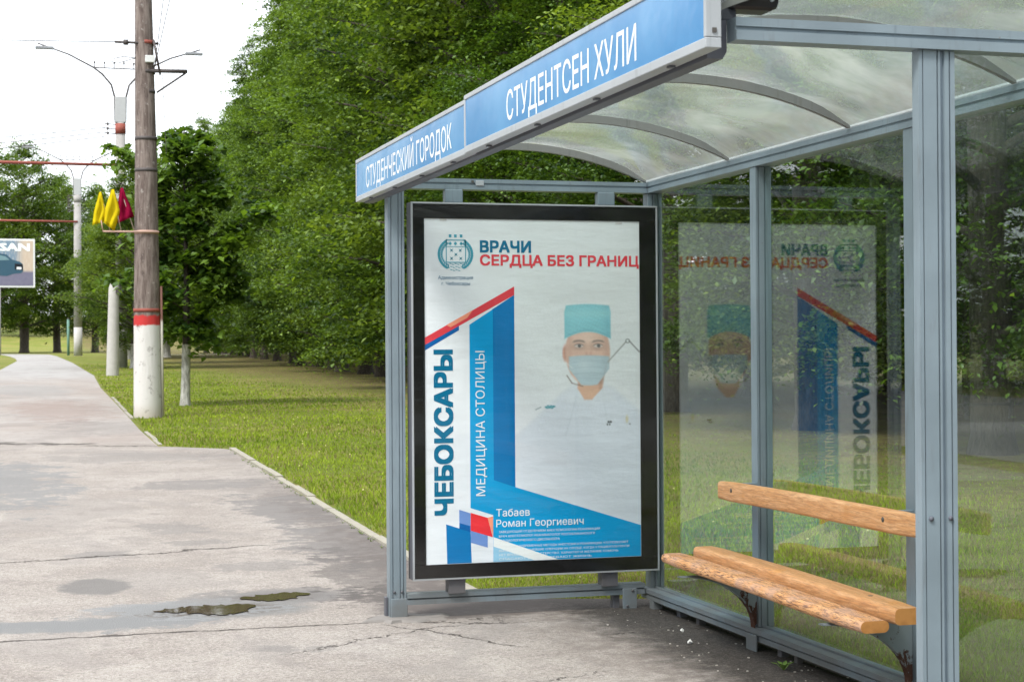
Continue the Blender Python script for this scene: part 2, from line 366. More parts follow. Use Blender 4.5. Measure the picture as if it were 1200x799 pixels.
tag(strip('side_road', [(-19, -3.9, 90), (-7, -3.9, 90)], ROAD, dz=.012), kind='structure')
tag(strip('pavement', [(-6.7, 3.5, 60), (-2.6, 3.5, 60)], ASPH, dz=.009), kind='structure')
tag(strip('road_verge', [(-6.9, -3.9, 90), (-6.75, -3.9, 90)], KERBM, dz=.10), kind='structure')

# kerb stones along the lawn
kerb = bpy.data.objects.new('kerb', None); link(kerb); tag(kerb, kind='structure')
def kerb_line(pts, ln=1.0, wd=.085):
    segs = []
    for (a, b) in zip(pts[:-1], pts[1:]):
        d = Vector((b[0]-a[0], b[1]-a[1])); L = d.length; n = max(1, round(L/ln)); d.normalize()
        for i in range(n):
            t0, t1 = L*i/n+.006, L*(i+1)/n-.006
            p0 = Vector(a[:2])+d*t0; p1 = Vector(a[:2])+d*t1; q = Vector((d.y, -d.x)); up = .022+random.uniform(-.012, .012)
            off = q*random.uniform(-.008, .012)
            V = []
            for (pp_, s_) in ((p0, 0), (p0, wd), (p1, wd), (p1, 0)):
                r_ = pp_+q*s_+off; V.append((r_.x, r_.y, g(r_.y)-.12))
            for (pp_, s_) in ((p0, .008), (p0, wd-.008), (p1, wd-.008), (p1, .008)):
                r_ = pp_+q*s_+off; V.append((r_.x, r_.y, g(r_.y)+up))
            b_ = MB(); b_.add(V, [(3, 2, 1, 0), (4, 5, 6, 7), (0, 1, 5, 4), (1, 2, 6, 5), (2, 3, 7, 6), (3, 0, 4, 7)])
            b_.build('kerb_stone', KERBM, kerb)
kerb_line([(2.47, 9.25), (2.54, 21.1)])
kerb_line([(1.79, 22.3), (1.83, 25.4)], 1.0, .07)
kerb_line([(1.92, 29.6), (2.02, 33.6), (2.20, 40.5)], 1.1, .07)

# puddles
def mk_water():
    N = NT('puddle_water'); x = N.pbr((.085, .062, .042), .05, 0, N.bump(N.noise(N.geo(), 6, 2), .03, .01), .4); return N.m
WATER = mk_water()
def puddle(pts, z=.0105):
    P = np.array(pts, float); n = len(P); out_ = []; ph = random.uniform(0, 6)
    for i in range(n):
        a, b = P[i], P[(i+1) % n]; pv, nx_ = P[i-1], P[(i+2) % n]
        for t in np.linspace(0, 1, 13)[:-1]:
            q = .5*((2*a)+(-pv+b)*t+(2*pv-5*a+4*b-nx_)*t*t+(-pv+3*a-3*b+nx_)*t**3)
            out_.append((q[0]+.016*math.sin(q[0]*61+ph)+random.uniform(-.006, .006), q[1]+.022*math.sin(q[0]*83+ph)+random.uniform(-.008, .008), z))
    me = bpy.data.meshes.new('puddle'); me.from_pydata(out_, [], [tuple(range(len(out_)))]); me.materials.append(WATER); me.update()
    o = link(bpy.data.objects.new('puddle', me)); tag(o, kind='structure'); return o
puddle([(.72, 9.26), (.88, 9.36), (1.07, 9.38), (1.25, 9.32), (1.18, 9.10), (1.02, 9.03), (.86, 9.16)])
puddle([(1.22, 9.58), (1.33, 9.68), (1.50, 9.73), (1.60, 9.66), (1.47, 9.48), (1.32, 9.46)])

# litter and grit by the rear rail
bm_ = MB()
for i in range(80):
    x = RNG.uniform(2.85, 3.38)+RNG.normal(0, .04); y = RNG.uniform(5.2, 8.5); s_ = RNG.uniform(.002, .005)
    q = RNG.uniform(0, 1, 3)*.5+.6
    bm_.box(x-s_*q[0], y-s_*q[1], .004, x+s_*q[0], y+s_*q[1], .006+s_*q[2])
tag(bm_.build('grit', mat_plain('pale_grit', (.45, .42, .38), .9, var=.4, scale=3)), 'pale grit and crumbs on the dark dirt below the rear rail', 'grit', kind='stuff')
for (x, y, lab) in ((3.02, 7.45, 'crumpled white scrap of paper on the ground before the bench'), (3.10, 7.75, 'tiny white scrap nearest the far corner of the shelter')):
    b_ = MB(); V = []
    s_ = .018 if y < 7.6 else .010
    for i in range(6):
        a_ = i*1.047; V.append((x+math.cos(a_)*s_*random.uniform(.6, 1.1), y+math.sin(a_)*s_*random.uniform(.6, 1.3), .012+random.uniform(-.004, .012)))
    V.append((x, y, .03)); V.append((x, y, .006))
    b_.add(V, [(i, (i+1) % 6, 6) for i in range(6)]+[((i+1) % 6, i, 7) for i in range(6)])
    tag(b_.build('paper_scrap', mat_plain('paper_scrap', (.75, .75, .73), .8)), lab, 'litter')

# ------------------------------------------------------------------ bus shelter
shelter = thing('bus_shelter', 'grey-blue metal and glass bus shelter with arched translucent roof', 'bus shelter', (2.5, 6.4, 0))
def child(o, par=shelter):
    o.parent = par; o.matrix_parent_inverse = par.matrix_world.inverted() if False else Matrix.Translation(-Vector(par.location)); return o
def prof_post(x0, x1, y0, y1, face='y', grooves=((.28, .36), (.62, .70)), d=.007):
    """outline (x,y) of a post with grooves on its -Y or -X face"""
    P = []
    if face == 'y':
        P = [(x0, y1), (x0, y0)]
        for a, b in grooves:
            xa, xb = x0+(x1-x0)*a, x0+(x1-x0)*b
            P += [(xa, y0), (xa, y0+d), (xb, y0+d), (xb, y0)]
        P += [(x1, y0), (x1, y1)]
    return P
def post(x0, x1, y0, y1, z0, z1, **k):
    b = MB(); b.ext(prof_post(x0, x1, y0, y1, **k), 'z', z0, z1); return child(b.build('post', STEEL))
def beam_prof(a0, a1, z0, z1, side=-1):
    """beam outline with a groove on the room side"""
    zm = z0+(z1-z0)*.52; gd = .010
    if side < 0: return [(a0, z0), (a0, zm-.005), (a0+gd, zm-.005), (a0+gd, zm+.006), (a0+.003, zm+.006), (a0+.003, z1), (a1, z1), (a1, z0)]
    return [(a0, z0), (a0, z1), (a1-.003, z1), (a1-.003, zm+.006), (a1-gd, zm+.006), (a1-gd, zm-.005), (a1, zm-.005), (a1, z0)]
ZB0, ZB1 = 2.203, 2.258
def beam(axis, outline, a, b, name='beam', m=STEEL):
    q = MB(); q.ext(outline, axis, a, b); return child(q.build(name, m))
# far frame
post(1.847, 1.933, 8.600, 8.672, 0, 2.2, grooves=((.16, .22), (.60, .66), (.80, .86)))
post(3.262, 3.340, 8.600, 8.672, 0.10, 2.2, grooves=((.3, .36), (.7, .76)))
beam('x', beam_prof(8.594, 8.67, ZB0, ZB1), 1.86, 3.255)
# rear wall
post(3.262, 3.338, 7.220, 7.284, 0.106, 2.201, grooves=((.14, .2), (.55, .63)))
post(3.262, 3.338, 5.800, 5.868, 0.106, 2.201, grooves=((.14, .2), (.55, .63)))
post(3.262, 3.338, 4.262, 4.330, 0, 2.201)
beam('y', beam_prof(3.257, 3.342, ZB0, ZB1), 4.262, 8.676)
# near frame
beam('x', beam_prof(4.236, 4.300, ZB0-.006, ZB1), 1.862, 3.255)
post(2.412, 2.524, 4.250, 4.286, 0, 2.196, grooves=((.10, .13), (.50, .54), (.60, .72), (.84, .88)), d=.012)
# front beam behind the name boards
beam('y', [(1.805, 2.155), (1.805, 2.26), (1.862, 2.26), (1.862, 2.175), (1.85, 2.155)], 4.302, 8.98, m=STEEL_D)
# rails at the foot
beam('x', [(8.585, .078), (8.585, .104), (8.597, .104), (8.597, .112), (8.580, .112), (8.580, .134), (8.66, .134), (8.66, .078)], 1.935, 3.225, 'bottom_rail')
beam('y', [(3.237, .050), (3.237, .074), (3.249, .074), (3.249, .081), (3.230, .081), (3.230, .104), (3.345, .104), (3.345, .050)], 4.34, 8.675, 'bottom_rail')
beam('x', [(4.25, .050), (4.25, .104), (4.32, .104), (4.32, .050)], 2.53, 3.225, 'bottom_rail')
child(box('foot', (1.852, 8.592, .0, 1.938, 8.60, .112), STEEL))
child(box('foot', (1.832, 8.64, .0, 1.8465, 8.68, .115), STEEL_D))
for (a, m_) in (((3.095, 8.572, 0, 3.175, 8.578, .112), STEEL), ((3.055, 8.61, 0, 3.09, 8.66, .076), STEEL_D),
                ((3.238, 8.50, 0, 3.29, 8.555, .049), STEEL), ((3.27, 8.2, 0, 3.31, 8.25, .049), STEEL_D), ((3.27, 7.95, 0, 3.31, 7.99, .049), STEEL_D),
                ((3.220, 7.16, 0, 3.229, 7.27, .080), STEEL), ((3.27, 7.0, 0, 3.31, 7.04, .049), STEEL_D), ((3.27, 6.84, 0, 3.30, 6.87, .049), STEEL_D),
                ((3.220, 5.76, 0, 3.229, 5.86, .080), STEEL)):
    child(box('foot', a, m_))
b = MB(); V = []; n_ = 18
for i in range(n_):
    a = i*2*math.pi/n_; V.append((1.93+math.cos(a)*(.17+.05*math.sin(i*2.1))+.05*math.cos(a), 8.60+math.sin(a)*(.13+.03*math.sin(i*3.3)), .005))
for i in range(n_): V.append(((V[i][0]-1.92)*.86+1.92, (V[i][1]-8.6)*.86+8.6, .017+.003*math.sin(i*1.7)))
b.add(V, [(i, (i+1) % n_, n_+(i+1) % n_, n_+i) for i in range(n_)]+[tuple(range(n_, 2*n_))]); child(b.build('footing', mat_plain('footing_concrete', (.22, .205, .195), .9, var=.3, scale=9)))
# glass panes
def pane(a): return child(box('glass_pane', a, GLASS, bev=0))
GX0, GX1 = 3.301, 3.3045
pane((GX0, 7.286, .100, GX1, 8.599, 2.206)); pane((GX0, 5.870, .100, GX1, 7.218, 2.206)); pane((GX0, 4.332, .100, GX1, 5.798, 2.206))
pane((2.526, 4.274, .100, 3.260, 4.2775, 2.200))
# glazing beads: slim strips holding each pane
for (y0, y1) in ((7.286, 8.598), (5.870, 7.218), (4.332, 5.798)):
    child(box('glazing_bead', (3.284, y0, .1045, 3.2985, y1, .113), STEEL, bev=0))
# arched ribs
CX, RB = 2.52, 1.80
def arc(r, x): return 2.417-1.80+math.sqrt(max(0, r*r-(x-CX)**2))
RIBM = mat_paint('rib_paint', (.24, .245, .24), .5)
def tap(x): return .012+.026*min(1, max(0, (3.256-x)/.14), max(0, (x-1.80)/.10))
def rib(y, wd=.026, t=.046):
    xs = np.linspace(1.81, 3.256, 25); V = []
    P = [(x, arc(RB, x)) for x in xs] + [(x, arc(RB, x)+tap(x)-.002) for x in xs[::-1]]
    n = len(xs); b = MB(); V = [(x, y-wd/2, z) for x, z in P]+[(x, y+wd/2, z) for x, z in P]; F_ = []
    for i in range(n-1):
        j = 2*n-1-i
        F_ += [(i, i+1, j-1, j), (2*n+i, 2*n+j, 2*n+j-1, 2*n+i+1), (i, 2*n+i, 2*n+i+1, i+1), (j-1, 2*n+j-1, 2*n+j, j)]
    F_ += [(0, 2*n-1, 4*n-1, 2*n), (n-1, 3*n-1, 3*n, n)]
    b.add(V, F_); return child(b.build('roof_rib', RIBM))
for y in (8.62, 7.516, 6.298, 5.10, 4.275): rib(y)
# roof sheets between the ribs
def sheet(y0, y1):
    xs = np.linspace(1.80, 3.275, 33); t = .048; n = len(xs); b = MB(); b.sm = True
    V = []; ys = np.linspace(y0, y1, 7)
    for y in ys:
        for x in xs: V.append((x, y, arc(RB, x)+tap(x)+.0015*math.sin(x*23+y*7)+.0012*math.sin(y*19)))
    F_ = [(j*n+i, j*n+i+1, (j+1)*n+i+1, (j+1)*n+i) for j in range(6) for i in range(n-1)]
    b.add(V, F_); o = b.build('roof_sheet', ROOFM); 
    return child(o)
for a, b_ in ((7.517, 8.70), (6.299, 7.515), (5.101, 6.297), (4.20, 5.099)): sheet(a, b_)
# edge trim of roof, seen from below
child(box('roof_trim', (3.268, 4.262, 2.2585, 3.30, 8.70, 2.275), ALU))
# small clips on the far top beam
child(box('clip', (2.31, 8.588, 2.222, 2.355, 8.5935, 2.25), ALU)); child(box('bolt', (2.288, 8.588, 2.238, 2.300, 8.5938, 2.25), UNDER, bev=0))

# repair bolts on posts and rails
for (x, y, z) in ((1.87, 8.5985, .145), (1.91, 8.5985, .145), (2.44, 4.2485, .9), (2.50, 4.2485, .9), (3.15, 8.5705, .10), (3.12, 8.5705, .02)):
    q = MB(); q.tube([(x, y-.004, z), (x, y+.001, z)], .007, 8); child(q.build('bolt', STEEL_D))
# name boards on the front edge
BLUE = None
def mk_blue():
    N = NT('blue_sign_film'); p = N.geo()
    f = N.noise(p, 2.4, 5, .6); z = N.sep(p)[2]
    c = N.mix(N.ss(f, .3, .7), (.07, .265, .57), (.13, .36, .67))
    N.pbr(c, .16, 0, N.bump(N.noise(p, 5, 3), .10, .01), .9); return N.m
BLUE = mk_blue(); WHITE = mat_plain('white_lettering', (.86, .90, .93), .4, var=.02)
def glyphs(body,bold=0.0,res=2):
    c=bpy.data.curves.new('t','FONT');c.body=body;c.size=1;c.resolution_u=res;c.fill_mode='NONE'
    o=bpy.data.objects.new('t',c);bpy.context.scene.collection.objects.link(o)
    dg=bpy.context.evaluated_depsgraph_get();m=bpy.data.meshes.new_from_object(o.evaluated_get(dg))
    bpy.data.objects.remove(o); bpy.data.curves.remove(c)
    co=np.array([v.co[:2] for v in m.vertices]);E=set(tuple(sorted(e.vertices)) for e in m.edges)
    loops=[];cur=[0]
    for i in range(1,len(co)):
        if (i-1,i) in E: cur.append(i)
        else: loops.append(cur);cur=[i]
    loops.append(cur)
    loops=[co[l] for l in loops if len(l)>2]
    # group loops by x overlap -> one glyph each
    loops.sort(key=lambda l:l[:,0].min());groups=[];xm=-1e9
    for l in loops:
        if l[:,0].min()>xm-1e-6: groups.append([l]);xm=l[:,0].max()
        else: groups[-1].append(l);xm=max(xm,l[:,0].max())
    V=[];F=[];sh=[(bold,bold),(-bold,bold),(bold,-bold),(-bold,-bold)] if bold else [(0,0)]
    for gr in groups:
        P=[];Ed=[];S=[]
        for s in sh:
            A=[];B=[]
            for l in gr:
                q=l+np.array(s);n=len(P);P+=[Vector(p*100) for p in q];k=len(q);Ed+=[(n+i,n+(i+1)%k) for i in range(k)]
                A.append(q);B.append(np.roll(q,-1,0))
            S.append((np.concatenate(A),np.concatenate(B)))
        r=delaunay_2d_cdt(P,Ed,[],0,1e-5,False)
        vv=np.array([tuple(v) for v in r[0]])/100;T=np.array([f for f in r[2]])
        if len(T)==0: continue
        cen=vv[T].mean(1);inside=np.zeros(len(T),bool)
        for A,B in S:
            y=cen[:,1][:,None];x=cen[:,0][:,None]
            up=(A[:,1]<=y)&(B[:,1]>y);dn=(A[:,1]>y)&(B[:,1]<=y)
            xi=A[:,0]+(y-A[:,1])*(B[:,0]-A[:,0])/np.where(B[:,1]==A[:,1],1,B[:,1]-A[:,1])
            w=((up&(xi>x)).astype(int)-(dn&(xi>x)).astype(int)).sum(1);inside|=(w!=0)
        n=len(V);V+=[tuple(v) for v in vv];a=vv[T[:,1]]-vv[T[:,0]];b=vv[T[:,2]]-vv[T[:,0]];cr=a[:,0]*b[:,1]-a[:,1]*b[:,0]
        for t,i,c_ in zip(T,inside,cr):
            if i and abs(c_)>1e-12: F.append(tuple(int(k)+n for k in (t if c_>0 else t[::-1])))
    return V,F,len(groups)
def text_mesh(body, size, m, bold=0.0):
    """words as one flat printed shape lying in local XY, cap height = size, origin at baseline left; returns mesh and width"""
    V, Fc, _n = glyphs(body, bold, 2 if size > .02 else 1)
    a = np.array(V); a[:, 0] -= a[:, 0].min(); a *= size/CAPH
    me = bpy.data.meshes.new('lettering'); me.from_pydata([(x, y, 0) for x, y in a], [], Fc); me.materials.append(m); me.update()
    return me, float(a[:, 0].max())
def cap_height():
    c = bpy.data.curves.new('h', 'FONT'); c.body = 'Н'; c.size = 1; o = bpy.data.objects.new('h', c); COL.objects.link(o)
    dg = bpy.context.evaluated_depsgraph_get(); me = bpy.data.meshes.new_from_object(o.evaluated_get(dg))
    h = max(v.co.y for v in me.vertices)-min(v.co.y for v in me.vertices); bpy.data.objects.remove(o); return h
CAPH = cap_height()
def place_text(body, size, width, m, mtx, parent, bold=0.0, name='lettering'):
    me, w_ = text_mesh(body, size, m, bold)
    s_ = width/w_ if width else 1
    o = bpy.data.objects.new(name, me); link(o, parent); o.matrix_local = mtx @ Matrix.Diagonal((s_, 1, 1, 1)); return o
def name_board(x, y0, y1, z0, z1, text, ty0, ty1, tz, th, label):
    """y1 = far end (left when read from the road)"""
    t = thing('name_board', label, 'sign', (x, (y0+y1)/2, z0), 0, 'stop name boards on the shelter edge')
    L = (y1-y0)/2; H = z1-z0; ft, fb, fs = .018, .027, .016
    b = MB(); b.box(.010, -L+.012, .01, .040, L-.012, H-.01); b.build('backing', UNDER, t)
    b = MB(); b.box(.004, -L+fs, fb, .012, L-fs, H-ft); b.build('panel', BLUE, t)
    for a in ((0, -L, H-ft, .045, L, H), (0, -L, 0, .045, L, fb), (0, -L, fb+.001, .045, -L+fs, H-ft-.001), (0, L-fs, fb+.001, .045, L, H-ft-.001)):
        q = MB(); q.box(*a, bev=.002); q.build('frame', ALU, t)
    # local text X axis -> world -Y, text Y -> Z, text Z -> -X
    M = Matrix(((0, 0, -1, .0035), (-1, 0, 0, ty0-(y0+y1)/2), (0, 1, 0, tz-z0), (0, 0, 0, 1)))
    place_text(text, th, ty0-ty1, WHITE, M, t, .005)
    for yy in np.linspace(-L+.3, L-.3, 4):
        b = MB(); b.box(.012, yy-.012, -.006, .030, yy+.012, -.0005); b.build('clip', STEEL_D, t)
    for zz in (.04, H-.05):
        b = MB(); b.box(.018, -L-.004, zz, .030, -L-.0005, zz+.012); b.build('bolt', UNDER, t)
    return t
name_board(1.765, 6.70, 9.02, 2.164, 2.386, 'СТУДЕНЧЕСКИЙ ГОРОДОК', 8.76, 6.96, 2.216, .106, 'pale blue name board reading СТУДЕНЧЕСКИЙ ГОРОДОК at the far end of roof')
name_board(1.752, 4.185, 6.692, 2.163, 2.395, 'СТУДЕНТСЕН ХУЛИ', 6.085, 4.715, 2.216, .108, 'long blue name board reading СТУДЕНТСЕН ХУЛИ at the near end of roof')

# black box under the near roof corner
bb = thing('floodlight', 'black rounded metal box bolted under the near roof corner beside the name board', 'lamp', (1.94, 4.33, 2.262))
b = MB(); b.box(-.075, -.05, .030, .075, .06, .13, bev=.022); b.build('housing', mat_plain('black_metal', (.02, .018, .022), .4), bb)
b = MB(); b.box(-.085, -.01, 0, -.04, .05, .05, bev=.006); b.build('bracket', STEEL_D, bb)
for x in (-.045, .045):
    b = MB(); b.tube([(x, -.056, .055), (x, -.049, .055)], .006, 8); b.build('bolt', ALU, bb)

# ------------------------------------------------------------------ light box with poster in the far frame
lb = thing('poster_case', 'tall black-bordered poster case in the far end of shelter showing a masked doctor', 'poster case', (1.956, 8.54, .205))
W_, H_ = 1.335, 1.925
b = MB(); b.box(0, .012, 0, W_, .110, H_, bev=.004); b.build('case_body', STEEL_D, lb)
for a in ((0, 0, H_-.008, W_, .0125, H_), (0, 0, 0, W_, .0125, .008), (0, 0, .009, .008, .0125, H_-.009), (W_-.008, 0, .009, W_, .0125, H_-.009)):
    q = MB(); q.box(*a); q.build('rim', ALU, lb)
# black printed border, four pieces around the paper
px0, px1, pz0, pz1 = .068, 1.235, .078, 1.842
for a in ((.0085, .004, pz1, W_-.0085, .0115, H_-.0085), (.0085, .004, .0085, W_-.0085, .0115, pz0), (.0085, .004, pz0+.001, px0, .0115, pz1-.001), (px1, .004, pz0+.001, W_-.0085, .0115, pz1-.001)):
    q = MB(); q.box(*a); q.build('border', BLACK, lb)
q = MB(); q.box(.0085, -.001, .0085, W_-.0085, .0025, H_-.0085); q.build('cover_glass', COVER, lb)
for x in (.19, 1.02):
    q = MB(); q.box(x, .02, -.075, x+.088, .09, -.001); q.build('bracket', STEEL_D, lb)
    q = MB(); q.box(x, .045, H_+.001, x+.095, .10, H_+.072, bev=.006); q.build('bracket', STEEL, lb)
PW, PH = px1-px0, pz1-pz0
def art(x, y):
    """artwork layout coordinates (0..252 across, measured 255..658 down) -> metres on the paper"""
    u = (x-497.3+3.0*(y-255)/400)/252.5; yt = 255+7*u; yb = 658.5-5.5*u
    return u*PW, (1-(y-yt)/(yb-yt))*PH
def lin(c): c = np.asarray(c, float)/255; return np.where(c <= .04045, c/12.92, ((c+.055)/1.055)**2.4)
PAPER = lin((238, 246, 253))*.99
# paper sheet: one mesh; fine grid where the portrait is printed, colours stored on it
def sd_ell(x, y, cx, cy, rx, ry): return (np.sqrt(((x-cx)/rx)**2+((y-cy)/ry)**2)-1)*min(rx, ry)
def cov(d, s=.6): return np.clip(.5-d/(2*s), 0, 1)[:, None]
def portrait(X, Y):
    c = np.tile(PAPER, (len(X), 1))
    def ov(col, a):
        nonlocal c; col = np.asarray(col) if np.ndim(col) == 2 else lin(col); c = c*(1-a)+col*a
    nse = (np.sin(X*1.7+Y*.9)+np.sin(X*.6-Y*1.3)+np.sin(X*3.1+1)*.5)/2.5
    # pale room behind and white coat
    ov((222, 232, 232), cov(-(X-601), 4)*cov(Y-470, 30)*.55)
    coat = cov(np.abs(X-690)-(18+np.clip(Y-452, 0, 60)*1.1)-4, 6)*cov(-(Y-452), 5)
    ov((222, 233, 245), coat*.9); ov((206, 219, 232), cov(np.abs(coat[:, 0]-.5)-.22, .25)*.22)
    ov((205, 218, 230), cov(np.abs(X-(676-(Y-455)*.28))-1.0, 1.2)*cov(np.abs(Y-482)-30, 4)*.5)
    ov((208, 220, 230), cov(np.abs(X-(706+(Y-470)*.15))-.8, 1.2)*cov(np.abs(Y-480)-25, 4)*.45)
    # neck
    neck = cov(np.maximum(np.abs(X-(690-(Y-450)*.15))-15+np.clip(Y-455, 0, 20)*.75, np.abs(Y-455)-14), 1.2)
    ov((226, 176, 140), neck); ov((170, 110, 85), neck*cov(np.abs(X-702)-2.0, 1.5)*.5); ov((150, 105, 80), neck*cov(Y-451, 1.5)*.6)
    # ear and face
    ov((214, 160, 138), cov(sd_ell(X, Y, 660.5, 413, 3.6, 10), 1)); ov((160, 100, 85), cov(sd_ell(X, Y, 661, 414, 1.4, 6), 1)*.7)
    face = cov(np.maximum(sd_ell(X, Y, 687, 412, 26.5, 40), -(Y-388)), 1)
    ov((228, 188, 165), face)
    ov((238, 208, 188), face*np.exp(-((X-688)/12)**2-((Y-395)/7)**2)[:, None]*.8)
    ov((188, 138, 115), face*cov(-(X-706), 3)*.5); ov((196, 146, 124), face*cov(X-668, 2.5)*.45)
    ov((150, 105, 88), face*np.exp(-((np.abs(X-687.5)-11)/7)**2-((Y-405)/4.5)**2)[:, None]*.75)
    for ex in (676.5, 699.5):
        ov((70, 48, 40), face*cov(np.abs(Y-(398.5+(X-ex)**2*.03))-1.2, .8)*cov(np.abs(X-ex)-7, 1.5)*.75)
        ov((225, 215, 210), cov(sd_ell(X, Y, ex, 404.8, 5.2, 2.1), .5)*.8)
        ov((45, 38, 34), cov(sd_ell(X, Y, ex+.6, 404.6, 2.1, 2.1), .6))
        ov((60, 40, 34), cov(np.abs(Y-(402.6+(X-ex)**2*.05))-.5, .5)*cov(np.abs(X-ex)-5.6, .8)*.8)
    ov((200, 140, 118), face*np.exp(-((np.abs(X-688)-2.5)/1.6)**2-((Y-414)/3)**2)[:, None]*.6)
    # surgical mask
    mk = cov(np.maximum(np.maximum(np.abs(X-688.5)-(24-np.clip(Y-432, 0, 30)*.75), -(Y-(416+((X-688)/24)**2*1.5))), Y-(452-((X-688)/16)**2*2.2)), 1.0)
    ov((176, 203, 214), mk); ov((200, 222, 230), mk*np.exp(-((X-683)/10)**2-((Y-428)/9)**2)[:, None]*.8)
    for yy in (423, 430, 437, 443): ov((150, 182, 196), mk*cov(np.abs(Y-yy-((X-688)/20)**2*2)-.5, .6)*.45)
    ov((150, 178, 190), mk*cov(-(X-704), 3)*.5)
    ov((235, 240, 242), cov(np.abs(Y-(427+(X-664)*.9))-.5, .5)*cov(np.abs(X-665)-4, 1)*.7)
    # cap
    top = 357-2.5*np.cos((X-687)/30*1.6); bot = 397-9*np.cos((X-687)/27*1.45)
    cp = cov(np.maximum(np.maximum(np.abs(X-687)-(27.5-np.clip(Y-358, 0, 8)*0+np.clip(364-Y, 0, 9)*-.25), top-Y), Y-bot), 1.0)
    base = np.stack([lin((112+18*n_, 205+12*n_, 218+10*n_)) for n_ in np.round(nse, 2)]) if len(X) < 1 else lin((116, 206, 220))[None, :]*(1+.08*nse[:, None])
    ov(base, cp); ov((78, 178, 200), cp*cov(-(X-706), 5)*.55); ov((90, 188, 206), cp*cov(X-666, 4)*.4)
    ov((150, 225, 232), cp*np.exp(-((Y-366)/5)**2)[:, None]*.5); ov((70, 165, 185), cp*cov(np.abs(Y-(bot-2))-1, 1)*.5)
    # thin tube of the stethoscope on the wall side
    def seg(x0, y0, x1, y1, wd, col, a):
        t = np.clip(((X-x0)*(x1-x0)+(Y-y0)*(y1-y0))/((x1-x0)**2+(y1-y0)**2), 0, 1)
        ov(col, cov(np.hypot(X-x0-t*(x1-x0), Y-y0-t*(y1-y0))-wd, .6)*a)
    seg(711, 424, 733, 400, .8, (140, 145, 145), .8); seg(737, 399, 749, 412, .9, (120, 128, 130), .8)
    ov((130, 138, 140), cov(np.abs(np.hypot(X-735, Y-399)-2.2)-.7, .5)*.8)
    seg(709, 428, 705, 446, .6, (150, 160, 165), .5)
    seg(662, 440, 668, 449, .8, (90, 60, 50), .8); seg(668, 449, 681, 453, .7, (120, 85, 70), .7)
    # marks on the coat
    for k in range(9): ov((20, 150, 165), cov(sd_ell(X, Y, 637+k*1.2, 477+math.sin(k*2.3)*1.3, 1.6, 1.0), .6)*.85)
    seg(625, 480, 631, 477, .5, (60, 110, 120), .7)
    inn = ((X > 610) & (X < 745) & (Y > 350) & (Y < 512)).astype(float)[:, None]
    c = c*(1+.035*np.sin(X*2.3+3*np.sin(Y*.7))[:, None]*np.sin(Y*1.9+2*np.sin(X*.9))[:, None]*inn+.02*RNG.normal(0, 1, (len(X), 1))*inn)
    for k in range(6): ov((40, 50, 50), cov(sd_ell(X, Y, 710+k*.9, 497+math.cos(k*2.1)*2.0, .9, 1.3), .5)*.85)
    ov((215, 205, 140), cov(sd_ell(X, Y, 733.5, 493, 1.5, 4), 1)*.7); ov((60, 70, 70), cov(sd_ell(X, Y, 737, 499, 1, .9), .5)*.7)
    pale = cov(np.maximum(np.abs(X-688)-30, np.abs(Y-410)-62), 4)*.20
    return c*(1-pale)+lin((226, 234, 236))*pale
NX, NY = 172, 250
gx = np.concatenate([[497.3], np.linspace(604, 749.7, NX)]); gyy = np.concatenate([[255.0], np.linspace(346, 520, NY), [658.5]])
AX, AY = np.meshgrid(gx, gyy); fx, fy = AX.ravel(), AY.ravel()
colr = portrait(fx, fy)
u = np.clip((fx-497.3)/252.4, 0, 1); v = (fy-255)/(658.5-255)
PV = np.stack([u*PW, np.full_like(u, 0), (1-v)*PH], 1)
def art2(x, y):   # layout -> metres, exactly the mapping of the sheet
    return (x-497.3)/252.4*PW, (1-(y-255)/403.5)*PH
n1_, n2_ = len(gx), len(gyy); idx = np.arange(n1_*n2_).reshape(n2_, n1_)
fq = np.stack([idx[:-1, :-1], idx[1:, :-1], idx[1:, 1:], idx[:-1, 1:]], -1).reshape(-1, 4)
def mk_paper():
    N = NT('printed_paper'); a = N.n('VertexColor', layer_name='Col'); p = N.co()
    wr = N.m_('ADD', N.noise(p, 2.0, 4, .5, sx=(1, 1, 3.5)), N.m_('MULTIPLY', N.noise(p, 9, 3), .25))
    N.pbr(a.outputs[0], .35, 0, N.bump(wr, .35, .03), .3); return N.m
PAPM = mk_paper()
paper = from_arrays('poster', PV, fq, [4]*len(fq), PAPM, lb, cols=colr); paper.location = (px0, .0085, pz0)
paper['label'] = 'white and blue poster with a doctor in a turquoise cap and mask'
def mk_ink(name, rgb, rough=.35):
    N = NT(name); p = N.co(); c = tuple(float(v) for v in lin(rgb))
    wr = N.noise(p, 2.0, 4, .5, sx=(1, 1, 3.5))
    N.pbr(N.mix(N.noise(p, 3, 3), tuple(v*.93 for v in c), tuple(min(1, v*1.07) for v in c)), rough, 0, N.bump(wr, .3, .03), .3); return N.m
CYAN, BLU, TEAL, RED = mk_ink('cyan_ink', (4, 160, 222)), mk_ink('blue_ink', (0, 122, 190)), mk_ink('teal_ink', (0, 112, 152)), mk_ink('red_ink', (226, 70, 82))
SALM, VIO, DBLU, PALE, NAVY, WINK = mk_ink('salmon_ink', (250, 160, 130)), mk_ink('violet_ink', (112, 150, 215)), mk_ink('deep_blue_ink', (10, 100, 175)), mk_ink('pale_blue_ink', (150, 205, 236)), mk_ink('slate_ink', (90, 130, 160)), mk_ink('white_ink', (238, 246, 250))
RED2 = mk_ink('strong_red_ink', (236, 52, 62))
def patch(pts, m, lvl, name='print'):
    P = [art2(*p) for p in pts]; b = MB(); n = len(P)
    V = [(x, -.00025*lvl, z) for x, z in P]+[(x, -.00025*(lvl-1)-.00002, z) for x, z in P]
    b.add(V, [tuple(range(n)), tuple(range(n, 2*n))[::-1]]+[(i, n+i, n+(i+1) % n, (i+1) % n) for i in range(n)])
    return b.build(name, m, paper)
